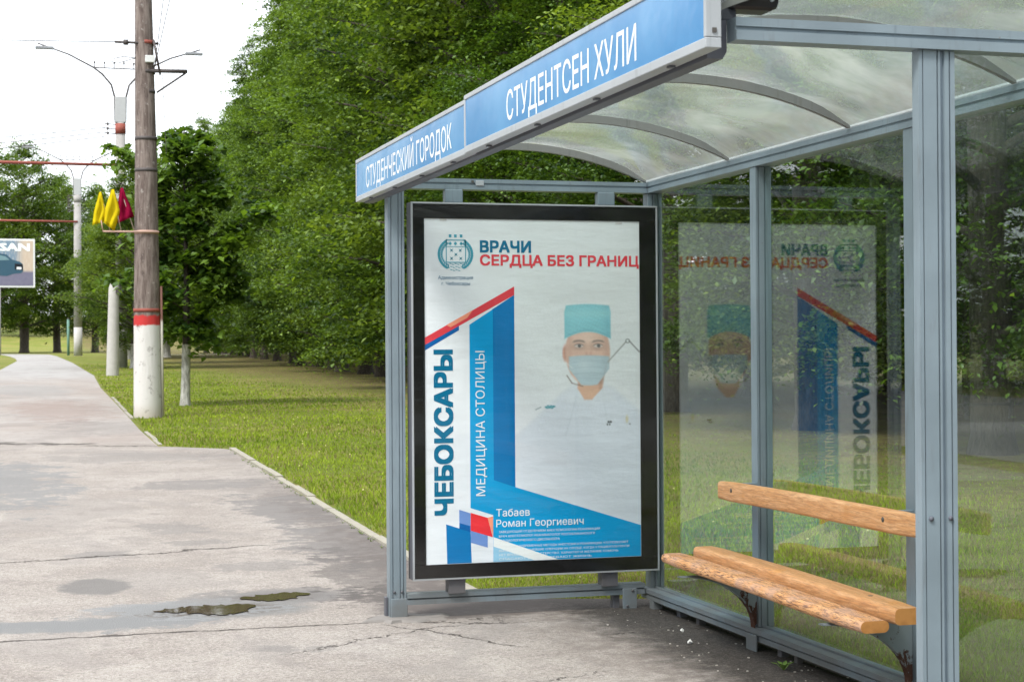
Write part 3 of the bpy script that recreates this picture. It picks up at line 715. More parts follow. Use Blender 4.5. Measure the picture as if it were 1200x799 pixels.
XE = 749.4; YBT = 658.2
patch([(575, 361), (600.5, 344), (600.5, 571), (XE, 621), (XE, YBT), (574.5, YBT), (574.5, 361.5)], CYAN, 1)
patch([(575.5, 361), (600.5, 344), (600.5, 571), (575.5, 562)], BLU, 2)
patch([(548.5, 379), (574.5, 361.6), (574.5, 603), (548.5, 594)], CYAN, 1)
patch([(574.7, 636), (640, YBT), (574.7, YBT)], PALE, 2)
patch([(574.7, 629), (650, YBT-.1), (622, YBT-.1), (574.7, 640)], WINK, 3)
patch([(520.5, 612), (548.4, 622), (549.5, YBT-.1), (521.5, YBT)], BLU, 1)
patch([(497.6, 394), (600.5, 334), (600.5, 344), (497.6, 402.5)], RED, 3)
patch([(522, 379.5), (553, 361.5), (546, 371), (527, 382)], SALM, 4)
patch([(497.6, 402.6), (536.5, 380.2), (536.5, 385.5), (508, 402.6), (497.6, 409)], DBLU, 2)
patch([(535.5, 595.5), (548.4, 600), (548.4, 622), (535.5, 617.5)], VIO, 3)
patch([(535.5, 611), (548.4, 615), (548.4, 622), (535.5, 617.5)], DBLU, 4)
patch([(548.6, 599.5), (568, 606), (574, 629), (548.6, 620.5)], RED2, 3)
patch([(568, 606), (574.3, 604.5), (574.3, 628.5)], SALM, 3)
patch([(548.6, 620.7), (568, 627), (568, 641), (548.6, 634.5)], VIO, 3)
def ptext(body, x0, x1, base, cap, m, bold=0, vertical=False, lvl=6):
    """x0..x1 width in layout units, base line; vertical text runs upward from base"""
    k = PW/252.4; kz = PH/403.5
    if not vertical:
        X_, Z_ = art2(x0, base); M = Matrix(((1, 0, 0, X_), (0, 0, -1, -.00025*lvl), (0, 1, 0, Z_), (0, 0, 0, 1)))
        return place_text(body, cap*kz, (x1-x0)*k, m, M, paper, bold)
    X_, Z_ = art2(base, x0); M = Matrix(((0, -1, 0, X_), (0, 0, -1, -.00025*lvl), (1, 0, 0, Z_), (0, 0, 0, 1)))
    return place_text(body, cap*k, (x0-x1)*kz, m, M, paper, bold)
ptext('ВРАЧИ', 561, 620.5, 293.5, 13, TEAL, .035)
ptext('СЕРДЦА БЕЗ ГРАНИЦ', 561, 749, 309.0, 12, RED, .03)
ptext('Администрация', 513, 553, 325.8, 4, NAVY, .01); ptext('г. Чебоксары', 517, 549.5, 332.8, 4, NAVY, .01)
ptext('ЧЕБОКСАРЫ', 601.5, 408, 528.0, 19.5, TEAL, .045, True)
ptext('МЕДИЦИНА СТОЛИЦЫ', 580, 410, 565.5, 10.5, WINK, 0, True)
ptext('Табаев', 578, 617, 605.0, 8.8, WINK, .004); ptext('Роман Георгиевич', 578, 680.5, 617.5, 8.8, WINK, .004)
for i, (tx, x1) in enumerate((('ЗАВЕДУЮЩИЙ ОТДЕЛЕНИЕМ АНЕСТЕЗИОЛОГИИ-РЕАНИМАЦИИ', 700), ('ВРАЧ АНЕСТЕЗИОЛОГ-РЕАНИМАТОЛОГ РЕСПУБЛИКАНСКОГО', 694), ('КАРДИОЛОГИЧЕСКОГО ДИСПАНСЕРА', 652))):
    ptext(tx, 581, x1, 624.5+i*5.2, 2.6, WINK, 0)
for i, (tx, x1) in enumerate((('ПРИМЕНЯЕТ СОВРЕМЕННЫЕ МЕТОДЫ АНЕСТЕЗИИ И РЕАНИМАЦИИ, ЧТО ПОЗВОЛЯЕТ', 734), ('ВЫПОЛНЯТЬ СЛОЖНЕЙШИЕ ОПЕРАЦИИ НА СЕРДЦЕ, КОГДА У ПАЦИЕНТОВ ПОЧТИ', 735), ('НЕТ ВРЕМЕНИ. ЕГО МАСТЕРСТВО, ХАРАКТЕР И ЖЕЛАНИЕ ПОМОЧЬ', 722), ('СПАСАЮТ И ПРОДЛЕВАЮТ ЖИЗНЬ', 690))):
    ptext(tx, 581, x1, 641.8+i*4.9, 2.5, WINK, 0)
# crest: wreath of leaves, shield with three stars, birds and ribbon
cr = MB(); lv = -.0016
def poly(pts):
    P = [art2(*p) for p in pts]; cr.add([(x, lv, z) for x, z in P], [tuple(range(len(P)))])
def leafp(cx, cy, a, l, wd):
    c_, s_ = math.cos(a), math.sin(a); poly([(cx-c_*l, cy-s_*l), (cx+s_*wd, cy-c_*wd), (cx+c_*l, cy+s_*l), (cx-s_*wd, cy+c_*wd)])
for k in range(13):
    for sgn in (-1, 1):
        a = math.pi/2+sgn*(.55+k*.165); ox, oy = 533+19*math.cos(a), 296.5+18.5*math.sin(a)
        leafp(ox, oy, a+1.1*sgn, 3.2, 1.4); leafp(ox-3.0*math.cos(a), oy-3.0*math.sin(a), a-.8*sgn, 2.6, 1.0)
for (x0, y0, x1, y1) in ((522, 279.5, 545, 280.5), (522, 305.5, 545, 306.5), (522, 280.5, 523, 305.5), (544, 280.5, 545, 305.5), (523, 287.3, 544, 288)):
    poly([(x0, y0), (x1, y0), (x1, y1), (x0, y1)])
for x in (527, 533, 539.5):
    leafp(x, 284, 1.57, 2.2, 2.0); poly([(x-1.6, 273.4), (x+1.6, 273.4), (x+1.4, 276.8), (x-1.4, 276.8)])
for (x, y) in ((528.5, 292), (538.5, 292), (533.5, 296.8), (528.5, 301.5), (539, 301.5)):
    leafp(x, y, .8, 3.0, .7); leafp(x, y, -.8, 3.0, .7)
for (a, q) in ((308, 523), (311.5, 524), (315, 527)):
    for x in range(int(q), int(1066-q), 3): leafp(x+1, a+math.sin(x)*.6, .25, 1.9, .55)
cr.build('crest', mk_ink('crest_ink', (70, 165, 190)), paper)
# strips of tape that hold the paper
for (x, y) in ((519, 256.5), (725, 257.5)):
    b = MB(); X_, Z_ = art2(x, y); b.box(X_-.018, -.0012, Z_-.004, X_+.018, -.0004, Z_+.022); b.build('tape', mat_plain('tape', (.6, .62, .63), .3), lb).location = (px0, .0075, pz0)

# ------------------------------------------------------------------ bench
bench = thing('bench', 'pine bench of two seat planks and one back board along the rear glass', 'bench', (3.05, 6.5, 0))
def plank(name, x0, x1, za, zb, th, y0, y1, m, rad=.4, zfar=None):
    """plank along Y with a rounded-stadium end; za = top at near end, zb = top at far end"""
    w2 = (x1-x0)/2; r = min(w2, th/2)*rad*2 if rad < 1 else th/2; r = min(r, th/2-.001, w2-.001); out_ = []
    cx_, rr = (x0+x1)/2, r
    for (sx_, sz_, a0) in ((1, 1, 0), (-1, 1, 90), (-1, -1, 180), (1, -1, 270)):
        for k in range(5):
            a = R(a0+k*22.5); out_.append((cx_+sx_*(w2-rr)+rr*math.cos(a), sz_*(th/2-rr)+rr*math.sin(a)))
    b = MB(); n = len(out_); V = []; S = 14
    for j in range(S+1):
        t = j/S; y = y0+(y1-y0)*t; zc = za+(zb-za)*t-th/2; e = 1-.10*(j in (0, S))
        for (x, z) in out_: V.append((cx_+(x-cx_)*e+.0012*math.sin(y*5), y, zc+z*e+.0015*math.sin(y*3.1)))
    F_ = [(j*n+i, j*n+(i+1) % n, (j+1)*n+(i+1) % n, (j+1)*n+i) for j in range(S) for i in range(n)]
    b.sm = True; b.add(V, F_); b.sm = False; b.cur = 1; b.F += [tuple(range(n))[::-1], tuple(S*n+i for i in range(n))]; b.mi += [1, 1]; b.S += [False, False]
    o = b.build(name, [m, ENDW]); md = o.modifiers.new('edge', 'EDGE_SPLIT'); md.split_angle = R(50); return child(o, bench)
plank('seat_plank', 2.893, 3.018, .403, .428, .048, 5.545, 7.50, WOODW, .5)['label'] = 'weathered cracked front seat plank'
plank('seat_plank', 3.030, 3.148, .443, .462, .066, 5.545, 7.44, WOOD, .32)['label'] = 'smoother rear seat plank'
plank('backrest', 3.145, 3.190, .770, .765, .090, 5.588, 7.41, WOOD, .35)
def bracket(y):
    pts_o, pts_i = [], []
    for k in range(13):
        t = k/12; x = 2.885+.360*(math.sin(t*1.5708)); z = .350-.245*(1-math.cos(t*1.5708)); pts_o.append((x, z))
    top = [(3.200, .105), (3.200, .384), (3.035, .384), (3.015, .358), (2.885, .354)]
    P = pts_o+[(3.260, .12), (3.260, .376), (3.034, .376), (3.02, .353), (2.89, .352)]
    n = len(P); b = MB(); b.add([(x, y, z) for x, z in P]+[(x, y+.008, z) for x, z in P], [tuple(range(n)), tuple(range(n, 2*n))[::-1]]+[(i, n+i, n+(i+1) % n, (i+1) % n) for i in range(n)])
    # curved flange along the lower edge
    fl = [(x-.004, z-.004) for x, z in pts_o]; m_ = len(fl)
    V = [(x, y-.016, z) for x, z in fl]+[(x, y+.024, z) for x, z in fl]+[(x+.004, y-.016, z+.004) for x, z in fl]+[(x+.004, y+.024, z+.004) for x, z in fl]
    F_ = []
    for i in range(m_-1): F_ += [(i, i+1, m_+i+1, m_+i), (2*m_+i, 3*m_+i, 3*m_+i+1, 2*m_+i+1), (i, 2*m_+i, 2*m_+i+1, i+1), (m_+i, m_+i+1, 3*m_+i+1, 3*m_+i)]
    b.add(V, F_); return child(b.build('bracket', RUSTY), bench)
bracket(7.235); bracket(5.822)
for (x, y, z) in ((2.95, 7.24, .420), (2.95, 5.83, .402), (3.09, 7.24, .455), (3.09, 5.83, .442)):
    b = MB(); b.tube([(x, y, z-.006), (x, y, z+.0035)], .010, 10); child(b.build('bolt', UNDER), bench)
for (y) in (7.25, 5.83):
    b = MB(); b.tube([(3.1425, y, .728), (3.1465, y, .728)], .010, 10); child(b.build('bolt', UNDER), bench)
for y in (7.25, 5.83):
    b = MB(); b.box(3.188, y-.02, .70, 3.2615, y+.02, .76); child(b.build('back_plate', STEEL), bench)

# ------------------------------------------------------------------ trees
def mk_leaf(name, dark, light, trans=.4):
    N = NT(name); oi = N.n('ObjectInfo'); a = N.n('VertexColor', layer_name='Col'); s_ = N.sep(a.outputs[0]); 
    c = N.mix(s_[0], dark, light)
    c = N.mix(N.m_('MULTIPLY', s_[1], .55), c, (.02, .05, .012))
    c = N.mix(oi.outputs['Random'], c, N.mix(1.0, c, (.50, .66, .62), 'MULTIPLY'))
    df = N.n('BsdfDiffuse'); N.l(c, df.inputs[0]); tl = N.n('BsdfTranslucent')
    N.l(N.mix(1.0, c, (1.35, 1.35, .5), 'MULTIPLY'), tl.inputs[0])
    m1 = N.n('MixShader'); m1.inputs[0].default_value = trans; N.l(df.outputs[0], m1.inputs[1]); N.l(tl.outputs[0], m1.inputs[2])
    gl = N.n('BsdfGlossy'); gl.inputs['Roughness'].default_value = .38; gl.inputs[0].default_value = (.8, .85, .85, 1)
    m2 = N.n('MixShader'); m2.inputs[0].default_value = .045; N.l(m1.outputs[0], m2.inputs[1]); N.l(gl.outputs[0], m2.inputs[2])
    N.l(m2.outputs[0], N.o.inputs['Surface']); return N.m
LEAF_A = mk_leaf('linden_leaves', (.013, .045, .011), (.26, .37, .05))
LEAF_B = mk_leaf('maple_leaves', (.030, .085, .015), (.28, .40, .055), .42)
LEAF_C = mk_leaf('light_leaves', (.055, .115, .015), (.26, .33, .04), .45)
def mk_bark(name, c1, c2):
    N = NT(name); p = N.co(); f = N.noise(p, 9, 6, .7, sx=(3, 3, .6))
    N.pbr(N.mix(N.ss(f, .35, .65), c1, c2), .9, 0, N.bump(f, .8, .03)); return N.m
BARK = mk_bark('dark_bark', (.035, .028, .022), (.09, .075, .06)); 
LIME = mk_bark('limewash', (.30, .29, .27), (.74, .73, .71))

def leaf_cards(C, size, up=.55, asp=.62, shade=None, tip=None):
    """folded leaf blades at points C: two triangles each"""
    n = len(C); r = RNG
    nrm = r.normal(0, 1, (n, 3)); nrm /= np.linalg.norm(nrm, axis=1)[:, None]
    nrm[:, 2] = np.abs(nrm[:, 2]); nrm = nrm*(1-up)+np.array([0, 0, 1])*up; nrm /= np.linalg.norm(nrm, axis=1)[:, None]
    t = r.normal(0, 1, (n, 3)); t -= nrm*(t*nrm).sum(1)[:, None]; t /= np.linalg.norm(t, axis=1)[:, None]
    t[:, 2] -= .35; b = np.cross(nrm, t); s = size*r.uniform(.65, 1.25, n)[:, None]
    fold = nrm*s*.12
    V = np.empty((n, 4, 3)); V[:, 0] = C-t*s*.5; V[:, 1] = C+b*s*asp*.5+fold; V[:, 2] = C+t*s*.5; V[:, 3] = C-b*s*asp*.5+fold
    i = np.arange(n)*4; Fq = np.stack([i, i+1, i+2, i, i+2, i+3], 1).reshape(-1, 3)
    return V.reshape(-1, 3), Fq
def crown(prof, h0, h1, n_limb, sprays, leaves, size, spray_r, flat=.28, inner=.35, seed=0, noise=.25, sprd=.20):
    """prof(t) = crown radius at relative height t. Returns leaf points, per-leaf colour, limb list"""
    global RNG; old = RNG; RNG = np.random.default_rng(seed); r = RNG
    pts, cols, limbs = [], [], []
    lob = r.uniform(0, 6.28, 6)
    for k in range(n_limb):
        t = (k+r.uniform(0, 1))/n_limb; t = t**.9; az = k*2.39996+r.uniform(-.4, .4)
        z = h0+(h1-h0)*t; rad = prof(t)*(1+noise*math.sin(az*3+lob[0]+t*7)+.5*noise*math.sin(az*5+lob[1]-t*13))*r.uniform(.62, 1.18)
        rise = rad*(.25+.35*t); z0 = max(h0*.8+.3, z-rise)
        tipz = z+rad*r.uniform(-.12, .05)*(1-t)
        limbs.append(((0, 0, z0), (rad*.55*math.cos(az), rad*.55*math.sin(az), (z0+tipz)/2+rad*.08), (rad*math.cos(az), rad*math.sin(az), tipz), rad))
        ns = max(3, int(sprays/n_limb*(.4+rad/max(prof(.4), .1))))
        shade_limb = r.uniform(0, 1)
        for j in range(ns):
            u_ = inner+(1-inner)*math.sqrt(r.uniform(0, 1)); side = r.normal(0, sprd)*(.4+u_)
            a2 = az+side/max(.5, 1)*.9; rr = rad*u_*r.uniform(.85, 1.05)
            c = np.array([rr*math.cos(a2), rr*math.sin(a2), z0+(tipz-z0)*u_**.8+r.normal(0, .22)*spray_r*1.6-.25*spray_r*abs(side)*2])
            nl = int(leaves*r.uniform(.6, 1.4)); sr = spray_r*r.uniform(.6, 1.3)
            q = r.normal(0, .5, (nl, 3))*np.array([sr, sr, sr*flat]); ql = np.hypot(q[:, 0], q[:, 1])
            q[:, 2] -= .35*ql*ql/sr
            pts.append(c+q)
            br = np.clip(r.normal(.16+.30*(u_-.5)+.30*shade_limb**2, .15)+(ql/sr)**2*.30+r.normal(0, .12, nl), 0, 1)  # sunlit tips and shaded crown interior put into the leaf colour
            g2 = np.clip(r.uniform(0, .6)+r.normal(0, .15, nl), 0, 1)
            cols.append(np.stack([br, g2, np.zeros(nl)], 1))
    P = np.concatenate(pts); Cc = np.concatenate(cols); V, Fq = leaf_cards(P, size)
    RNG = old
    return V, Fq, np.repeat(Cc, 4, 0), limbs
def make_tree(name, label, cat, V, Fq, Cc, limbs, trunk_h, r0, leafm, lime=0.0, group=None, lean=0.0, twig=True):
    t = thing(name, label, cat, group=group)
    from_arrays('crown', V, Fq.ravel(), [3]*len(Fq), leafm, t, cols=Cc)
    b = MB(); zs = [-.15, .0, .25, trunk_h*.15, trunk_h*.4, trunk_h*.7, trunk_h]; rs = [r0*1.35, r0*1.3, r0*1.05, r0, r0*.8, r0*.45, r0*.1]
    b.tube([(math.sin(z*.7)*.04+lean*z, math.cos(z*.5)*.04-.04, z) for z in zs], rs, 10)
    if twig:
        for (p0, p1, p2, rad) in limbs: b.tube([p0, p1, p2], [max(.012, r0*.30*min(1, rad/3)), r0*.16, .006], 5, cap=False)
    b.build('trunk', BARK, t)
    if lime > 0:
        q = MB(); q.tube([(math.sin(z*.7)*.04+lean*z, math.cos(z*.5)*.04-.04, z) for z in (.0, .2, lime*.5, lime)], [r0*1.36, r0*1.15, r0*1.05, r0*1.03], 12, cap=False)
        q.build('limewash', LIME, t)
    return t
def p_linden(t): return 2.85*(min(1, (t+.06)/.12)**.5)*(1-max(0, t-.35)**1.6/(.65**1.6)*.80)
def p_broad(t): return 3.4*math.sin(math.pi*min(1, (t*.86+.12)))**.7
GL = 'tall lindens in the dense row behind the shelter'
protoA = []
protoN = []
for s_ in range(3):
    V, Fq, Cc, lm = crown(p_linden, 1.05, 19.5, 85, 760, 92, .13, .72, flat=.17, seed=20+s_, noise=.30, inner=.45, sprd=.22)
    protoA.append(make_tree('linden_tree', 'tall dense green tree in the row behind the shelter', 'tree', V, Fq, Cc, lm, 17.5, .24, LEAF_A, group=GL))
for s_ in range(2):      # finer leaves for the trees nearest to the shelter
    V, Fq, Cc, lm = crown(p_linden, 1.2, 17.0, 80, 1400, 95, .076, .58, flat=.22, seed=60+s_, noise=.36, inner=.42)
    protoN.append(make_tree('linden_tree', 'tall dense green tree in the row behind the shelter', 'tree', V, Fq, Cc, lm, 15.5, .24, LEAF_A, group=GL))
def put(tr, x, y, s_, rz, label=None, sz=None, group=None):
    tr.location = (x, y, g(y)-.02); tr.rotation_euler = (0, 0, rz); tr.scale = (s_, s_, sz or s_)
    if label: tr['label'] = label
    if group: tr['group'] = group
rowX = lambda y: float(np.interp(y, [-20, 8, 13.5, 23, 45, 53, 86, 157], [11.9, 11.6, 11.2, 11.0, 11.6, 12.1, 14.0, 17.8]))
used = [False]*3; usedN = [False]*2; k = 0; row = []
yy = -14.0
while yy < 165:
    for (dx, rowi) in (((0, 0), (4.6, 1), (9.0, 2)) if yy < 40 else ((0, 0), (4.6, 1))):
        if yy < 36:
            i = (k+rowi) % 2; o = protoN[i] if not usedN[i] else copy_tree(protoN[i]); usedN[i] = True
        else:
            i = (k+rowi) % 3; o = protoA[i] if not used[i] else copy_tree(protoA[i]); used[i] = True
        y = yy+random.uniform(-.9, .9)+(2.6 if rowi else 0)
        put(o, rowX(y)+dx+random.uniform(-.35, .35), y, random.uniform(.85, 1.15), random.uniform(0, 6.28), sz=random.uniform(.88, 1.15))
        o['label'] = 'tall dense green tree in the row behind the shelter' if rowi == 0 else 'green tree standing behind the front row of the wood'
        o['group'] = GL if rowi == 0 else 'trees deeper in the wood behind the front row'
        row.append(o)
    k += 1; yy += 5.3 if yy < 90 else 7.0
for j in range(13):     # backdrop of the wood
    o = copy_tree(protoA[j % 3]); put(o, 25.5+random.uniform(-1, 1), -16+j*4.6, 1.25, j*1.9, 'far green tree at the back of the wood seen through the glass', sz=1.1, group='trees at the back of the wood')
for j in range(24):
    o = copy_tree(protoN[j % 2]); put(o, 21.0+random.uniform(-1.2, 1.2), -14+j*2.7, .34, j*2.3, 'low leafy bush under the trees of the wood', sz=.24, group='bushes under the wood')
# other trees that use the same kind of crown
VB, FB, CB, LBm = crown(p_broad, 1.6, 13.0, 70, 800, 46, .15, .60, seed=41, inner=.45)
mid = make_tree('broadleaf_tree', 'light green tree with white base behind the lamp post and the flags', 'tree', VB, FB, CB, LBm, 11.0, .27, LEAF_C, lime=1.6, group=None)
put(mid, 7.2, 113, .80, .4)
m2_ = copy_tree(mid); put(m2_, 7.3, 95, .86, 2.2, 'darker green tree just left behind the big pole, its white base low in the grass')
m5_ = copy_tree(mid); put(m5_, 5.6, 82, .90, 1.1, 'bushy light green tree with white base in front of the nearer lamp post', sz=.72)
m3_ = copy_tree(mid); put(m3_, 8.6, 126, .95, 4.0, 'tree with white base standing behind the light green one')
m4_ = copy_tree(mid); put(m4_, 10.2, 120, 1.05, 5.0, 'light green tree right of the big pole in front of the wood')
# far left trees beyond the bend
i = 0
for (x, y, s_, lab) in ((1.3, 182, 1.65, 'dark tree with bare trunk straight above the bend of the path'), (-2.2, 176, 1.6, 'leftmost far tree beside the billboard, its base whitewashed'),
                        (4.9, 196, 1.5, 'far tree between the bend of the path and the second lamp post'), (-5.5, 190, 1.75, 'far tree at the left edge behind the billboard'), (8.5, 186, 1.35, 'far tree behind the light green tree')):
    o = copy_tree(mid); put(o, x, y, s_, i*1.7, lab, group='big trees far off beyond the bend of the path'); i += 1
    if i != 2:
        for ch in list(o.children):
            if ch.name.startswith('limewash'): bpy.data.objects.remove(ch)
for j in range(16):
    o = copy_tree(protoA[j % 3]); put(o, -30+j*5.4+random.uniform(-1.5, 1.5), 262+14*(j % 2), 1.15, j, 'distant tree closing the view at the horizon', group='distant trees at the horizon')
# trees across the road (left) and behind the photographer, seen in the glass
for j in range(24):
    o = copy_tree(protoA[j % 3]); put(o, -20+random.uniform(-1, 1), -18+j*6.0, 1.25, j*1.3, 'roadside tree across the street', sz=.74, group='trees across the street')
for j in range(13):
    o = copy_tree(mid if j % 2 else protoA[j % 3]); put(o, -16+j*6.2+random.uniform(-1.5, 1.5), -24+random.uniform(-1.5, 1.5), .52 if j % 2 else .42, j*2.1, 'tree beyond the side road', group='trees beyond the side road')
# young maple with whitewashed trunk, right of the big pole
def p_maple(t): return 1.22*math.sin(math.pi*min(1, (t*.80+.13)))**.55
V, Fq, Cc, lm = crown(p_maple, 1.45, 5.65, 46, 330, 36, .17, .30, flat=.30, seed=77, noise=.42)
mp = make_tree('maple_tree', 'young round-headed dark green maple with whitewashed trunk right of the big pole', 'tree', V, Fq, Cc, lm, 4.9, .085, LEAF_B, lime=1.25)
put(mp, 3.36, 35.1, 1.0, 0)

# ------------------------------------------------------------------ grass
def mk_grass():
    N = NT('grass_blades'); a = N.n('VertexColor', layer_name='Col')
    df = N.n('BsdfDiffuse'); N.l(a.outputs[0], df.inputs[0]); tl = N.n('BsdfTranslucent'); N.l(a.outputs[0], tl.inputs[0])
    m1 = N.n('MixShader'); m1.inputs[0].default_value = .35; N.l(df.outputs[0], m1.inputs[1]); N.l(tl.outputs[0], m1.inputs[2])
    N.l(m1.outputs[0], N.o.inputs['Surface']); return N.m
def vnoise(x, y, s):
    return (np.sin(x*s+1.3*np.sin(y*s*.7))+np.sin(y*s*1.3+1.7*np.sin(x*s*.6+2))+np.sin((x+y)*s*2.1+1)*.5+np.sin((x-y)*s*3.7)*.35)/2.85
def grass(n, y0, y1, x1f, power=2.0, name='grass'):
    r = np.random.default_rng(5)
    u_ = r.uniform(0, 1, n); Y = 1/((1-u_)/y0+u_/y1) if power == 2 else y0+(y1-y0)*u_
    xa = np.interp(Y, XRY, XRX)+.06; xa = np.where((Y > 9.15) & (Y < 21.3), xa+.05, xa)
    xb = x1f(Y); X = xa+(xb-xa)*r.uniform(0, 1, n)
    Z = np.interp(Y, YS, ZS)
    sc_ = np.clip(Y/9, .75, 6)
    hgt = r.uniform(.018, .048, n)*(1+.5*vnoise(X, Y, 1.1))*np.clip(sc_, 1, 1.35); wd = .0024*sc_*r.uniform(.7, 1.3, n)
    lush = np.clip((9.0-X)/3.5, 0, 1); hgt *= .45+.55*lush
    keep = r.uniform(0, 1, n) < (.30+.70*lush)
    X, Y, Z, hgt, wd, lush, sc_ = [q[keep] for q in (X, Y, Z, hgt, wd, lush, sc_)]; n = len(X)
    az = r.uniform(0, 6.28, n); dx, dy = np.cos(az), np.sin(az); la = r.uniform(0, 6.28, n); ln = r.uniform(.1, .8, n)*hgt
    V = np.empty((n, 5, 3))
    for i_, (f, wdt) in enumerate(((0, 1), (0, -1), (.55, -.75), (.55, .75), (1, 0))):
        V[:, i_, 0] = X+dx*wd*wdt+np.cos(la)*ln*f**1.6; V[:, i_, 1] = Y+dy*wd*wdt+np.sin(la)*ln*f**1.6; V[:, i_, 2] = Z+hgt*f*(1-.2*f)
    i = np.arange(n)*5; Fq = np.stack([i, i+1, i+2, i, i+2, i+3, i+3, i+2, i+4], 1).reshape(-1, 3)
    a = np.clip(.5+.45*vnoise(X, Y, .55)+.25*vnoise(X, Y, 2.3)+r.normal(0, .22, n), 0, 1)[:, None]
    c = np.array([.125, .215, .018])*(1-a)+np.array([.36, .46, .05])*a
    dry = (r.uniform(0, 1, n) < .12+.34*(1-lush)+.10*np.clip(vnoise(X, Y, 1.7), 0, 1))[:, None]
    near = np.clip((X-3.0)/.8, 0, 1)*np.clip((13-Y)/4, 0, 1)
    pb = np.clip(vnoise(X+3, Y*1.0, 3.1)+.35*vnoise(X, Y, 8.0)+.15, 0, 1)*near
    dry = dry | (r.uniform(0, 1, n) < .25*near+.55*pb)[:, None]
    c = np.where(dry, np.array([.29, .235, .12]), c); c *= r.uniform(.75, 1.2, n)[:, None]
    return from_arrays(name, V.reshape(-1, 3), Fq.ravel(), [3]*len(Fq), GRASSM, cols=np.repeat(c, 5, 0))
GRASSM = mk_grass()
gr = grass(460000, 3.6, 95, lambda Y: np.minimum(np.interp(Y, [4, 12, 30, 60, 100], [10.2, 10.2, 11.5, 14, 17]), np.where(Y < 9, .62*Y+2.9, .62*Y+2.4)))
gr2 = None
def grass_box(n, x0, x1, y0, y1):
    r = np.random.default_rng(9); X = r.uniform(x0, x1, n); Y = r.uniform(y0, y1, n); hgt = r.uniform(.02, .05, n); wd = .0045*r.uniform(.7, 1.3, n)
    az = r.uniform(0, 6.28, n); dx, dy = np.cos(az), np.sin(az); la = r.uniform(0, 6.28, n); ln = r.uniform(.1, .8, n)*hgt; V = np.empty((n, 3, 3))
    for i_, (f, wdt) in enumerate(((0, 1), (0, -1), (1, 0))):
        V[:, i_, 0] = X+dx*wd*wdt+np.cos(la)*ln*f; V[:, i_, 1] = Y+dy*wd*wdt+np.sin(la)*ln*f; V[:, i_, 2] = hgt*f
    a = np.clip(.5+.45*vnoise(X, Y, .55)+r.normal(0, .22, n), 0, 1)[:, None]; c = np.array([.125, .215, .018])*(1-a)+np.array([.36, .46, .05])*a
    return from_arrays('grass', V.reshape(-1, 3), np.arange(n*3), [3]*n, GRASSM, cols=np.repeat(c, 3, 0))
tag(grass_box(90000, 3.45, 11, -2.5, 4.4), 'short green grass beside the pavement in front of the shelter', 'grass', kind='stuff')
tag(gr, 'short mown green grass of the lawn', 'grass', kind='stuff')
# clumps of weeds and dandelion heads on the lawn
b = MB()
for i in range(60):
    y = float(RNG.uniform(9, 30)); x = xr(y)+.3+float(RNG.uniform(0, 4)); s_ = .010
    z = g(y)+.06
    b.tube([(x, y, z), (x, y, z+.01)], [s_, s_*.6], 6)
tag(b.build('lawn_flowers', mat_plain('flower', (.65, .63, .25), .8)), 'scattered tiny pale flower heads in the lawn', 'flowers', kind='stuff')
b = MB()
for i in range(170):
    y = float(RNG.uniform(9.4, 21)); x = 2.47+.006*(y-9.4)+float(RNG.choice([-.03, .10]))+float(RNG.normal(0, .015)); n_ = 5
    for k in range(n_):
        a = k*1.26+i; L = float(RNG.uniform(.015, .045)); q = (x+math.cos(a)*L, y+math.sin(a)*L, g(y)+L*.9)
        b.add([(x-.003*math.sin(a), y+.003*math.cos(a), g(y)+.006), (x+.003*math.sin(a), y-.003*math.cos(a), g(y)+.006), q], [(0, 1, 2)])
tag(b.build('kerb_weeds', mat_plain('weed_green', (.13, .20, .03), .8, var=.3)), 'tufts of weed growing along both sides of the kerb', 'weeds', kind='stuff')
# weed by the rear rail
wd_ = thing('weed', 'small green weed growing at the foot of the rear rail under the bench', 'weed', (3.15, 6.72, .004))
for k in range(7):
    a = k*.9; L = .05+.02*math.sin(k*3); q = MB()
    p1 = (math.cos(a)*L*.5, math.sin(a)*L*.5, .03); p2 = (math.cos(a)*L, math.sin(a)*L, .035)
    nx_, ny_ = -math.sin(a)*.010, math.cos(a)*.010
    q.add([(0, 0, 0), (p1[0]+nx_, p1[1]+ny_, p1[2]), p2, (p1[0]-nx_, p1[1]-ny_, p1[2]), (p1[0], p1[1], p1[2]-.004)], [(0, 4, 1), (0, 3, 4), (1, 4, 2), (4, 3, 2)])
    q.build('leaf', mat_plain('weed_leaf', (.12, .22, .03), .6), wd_)

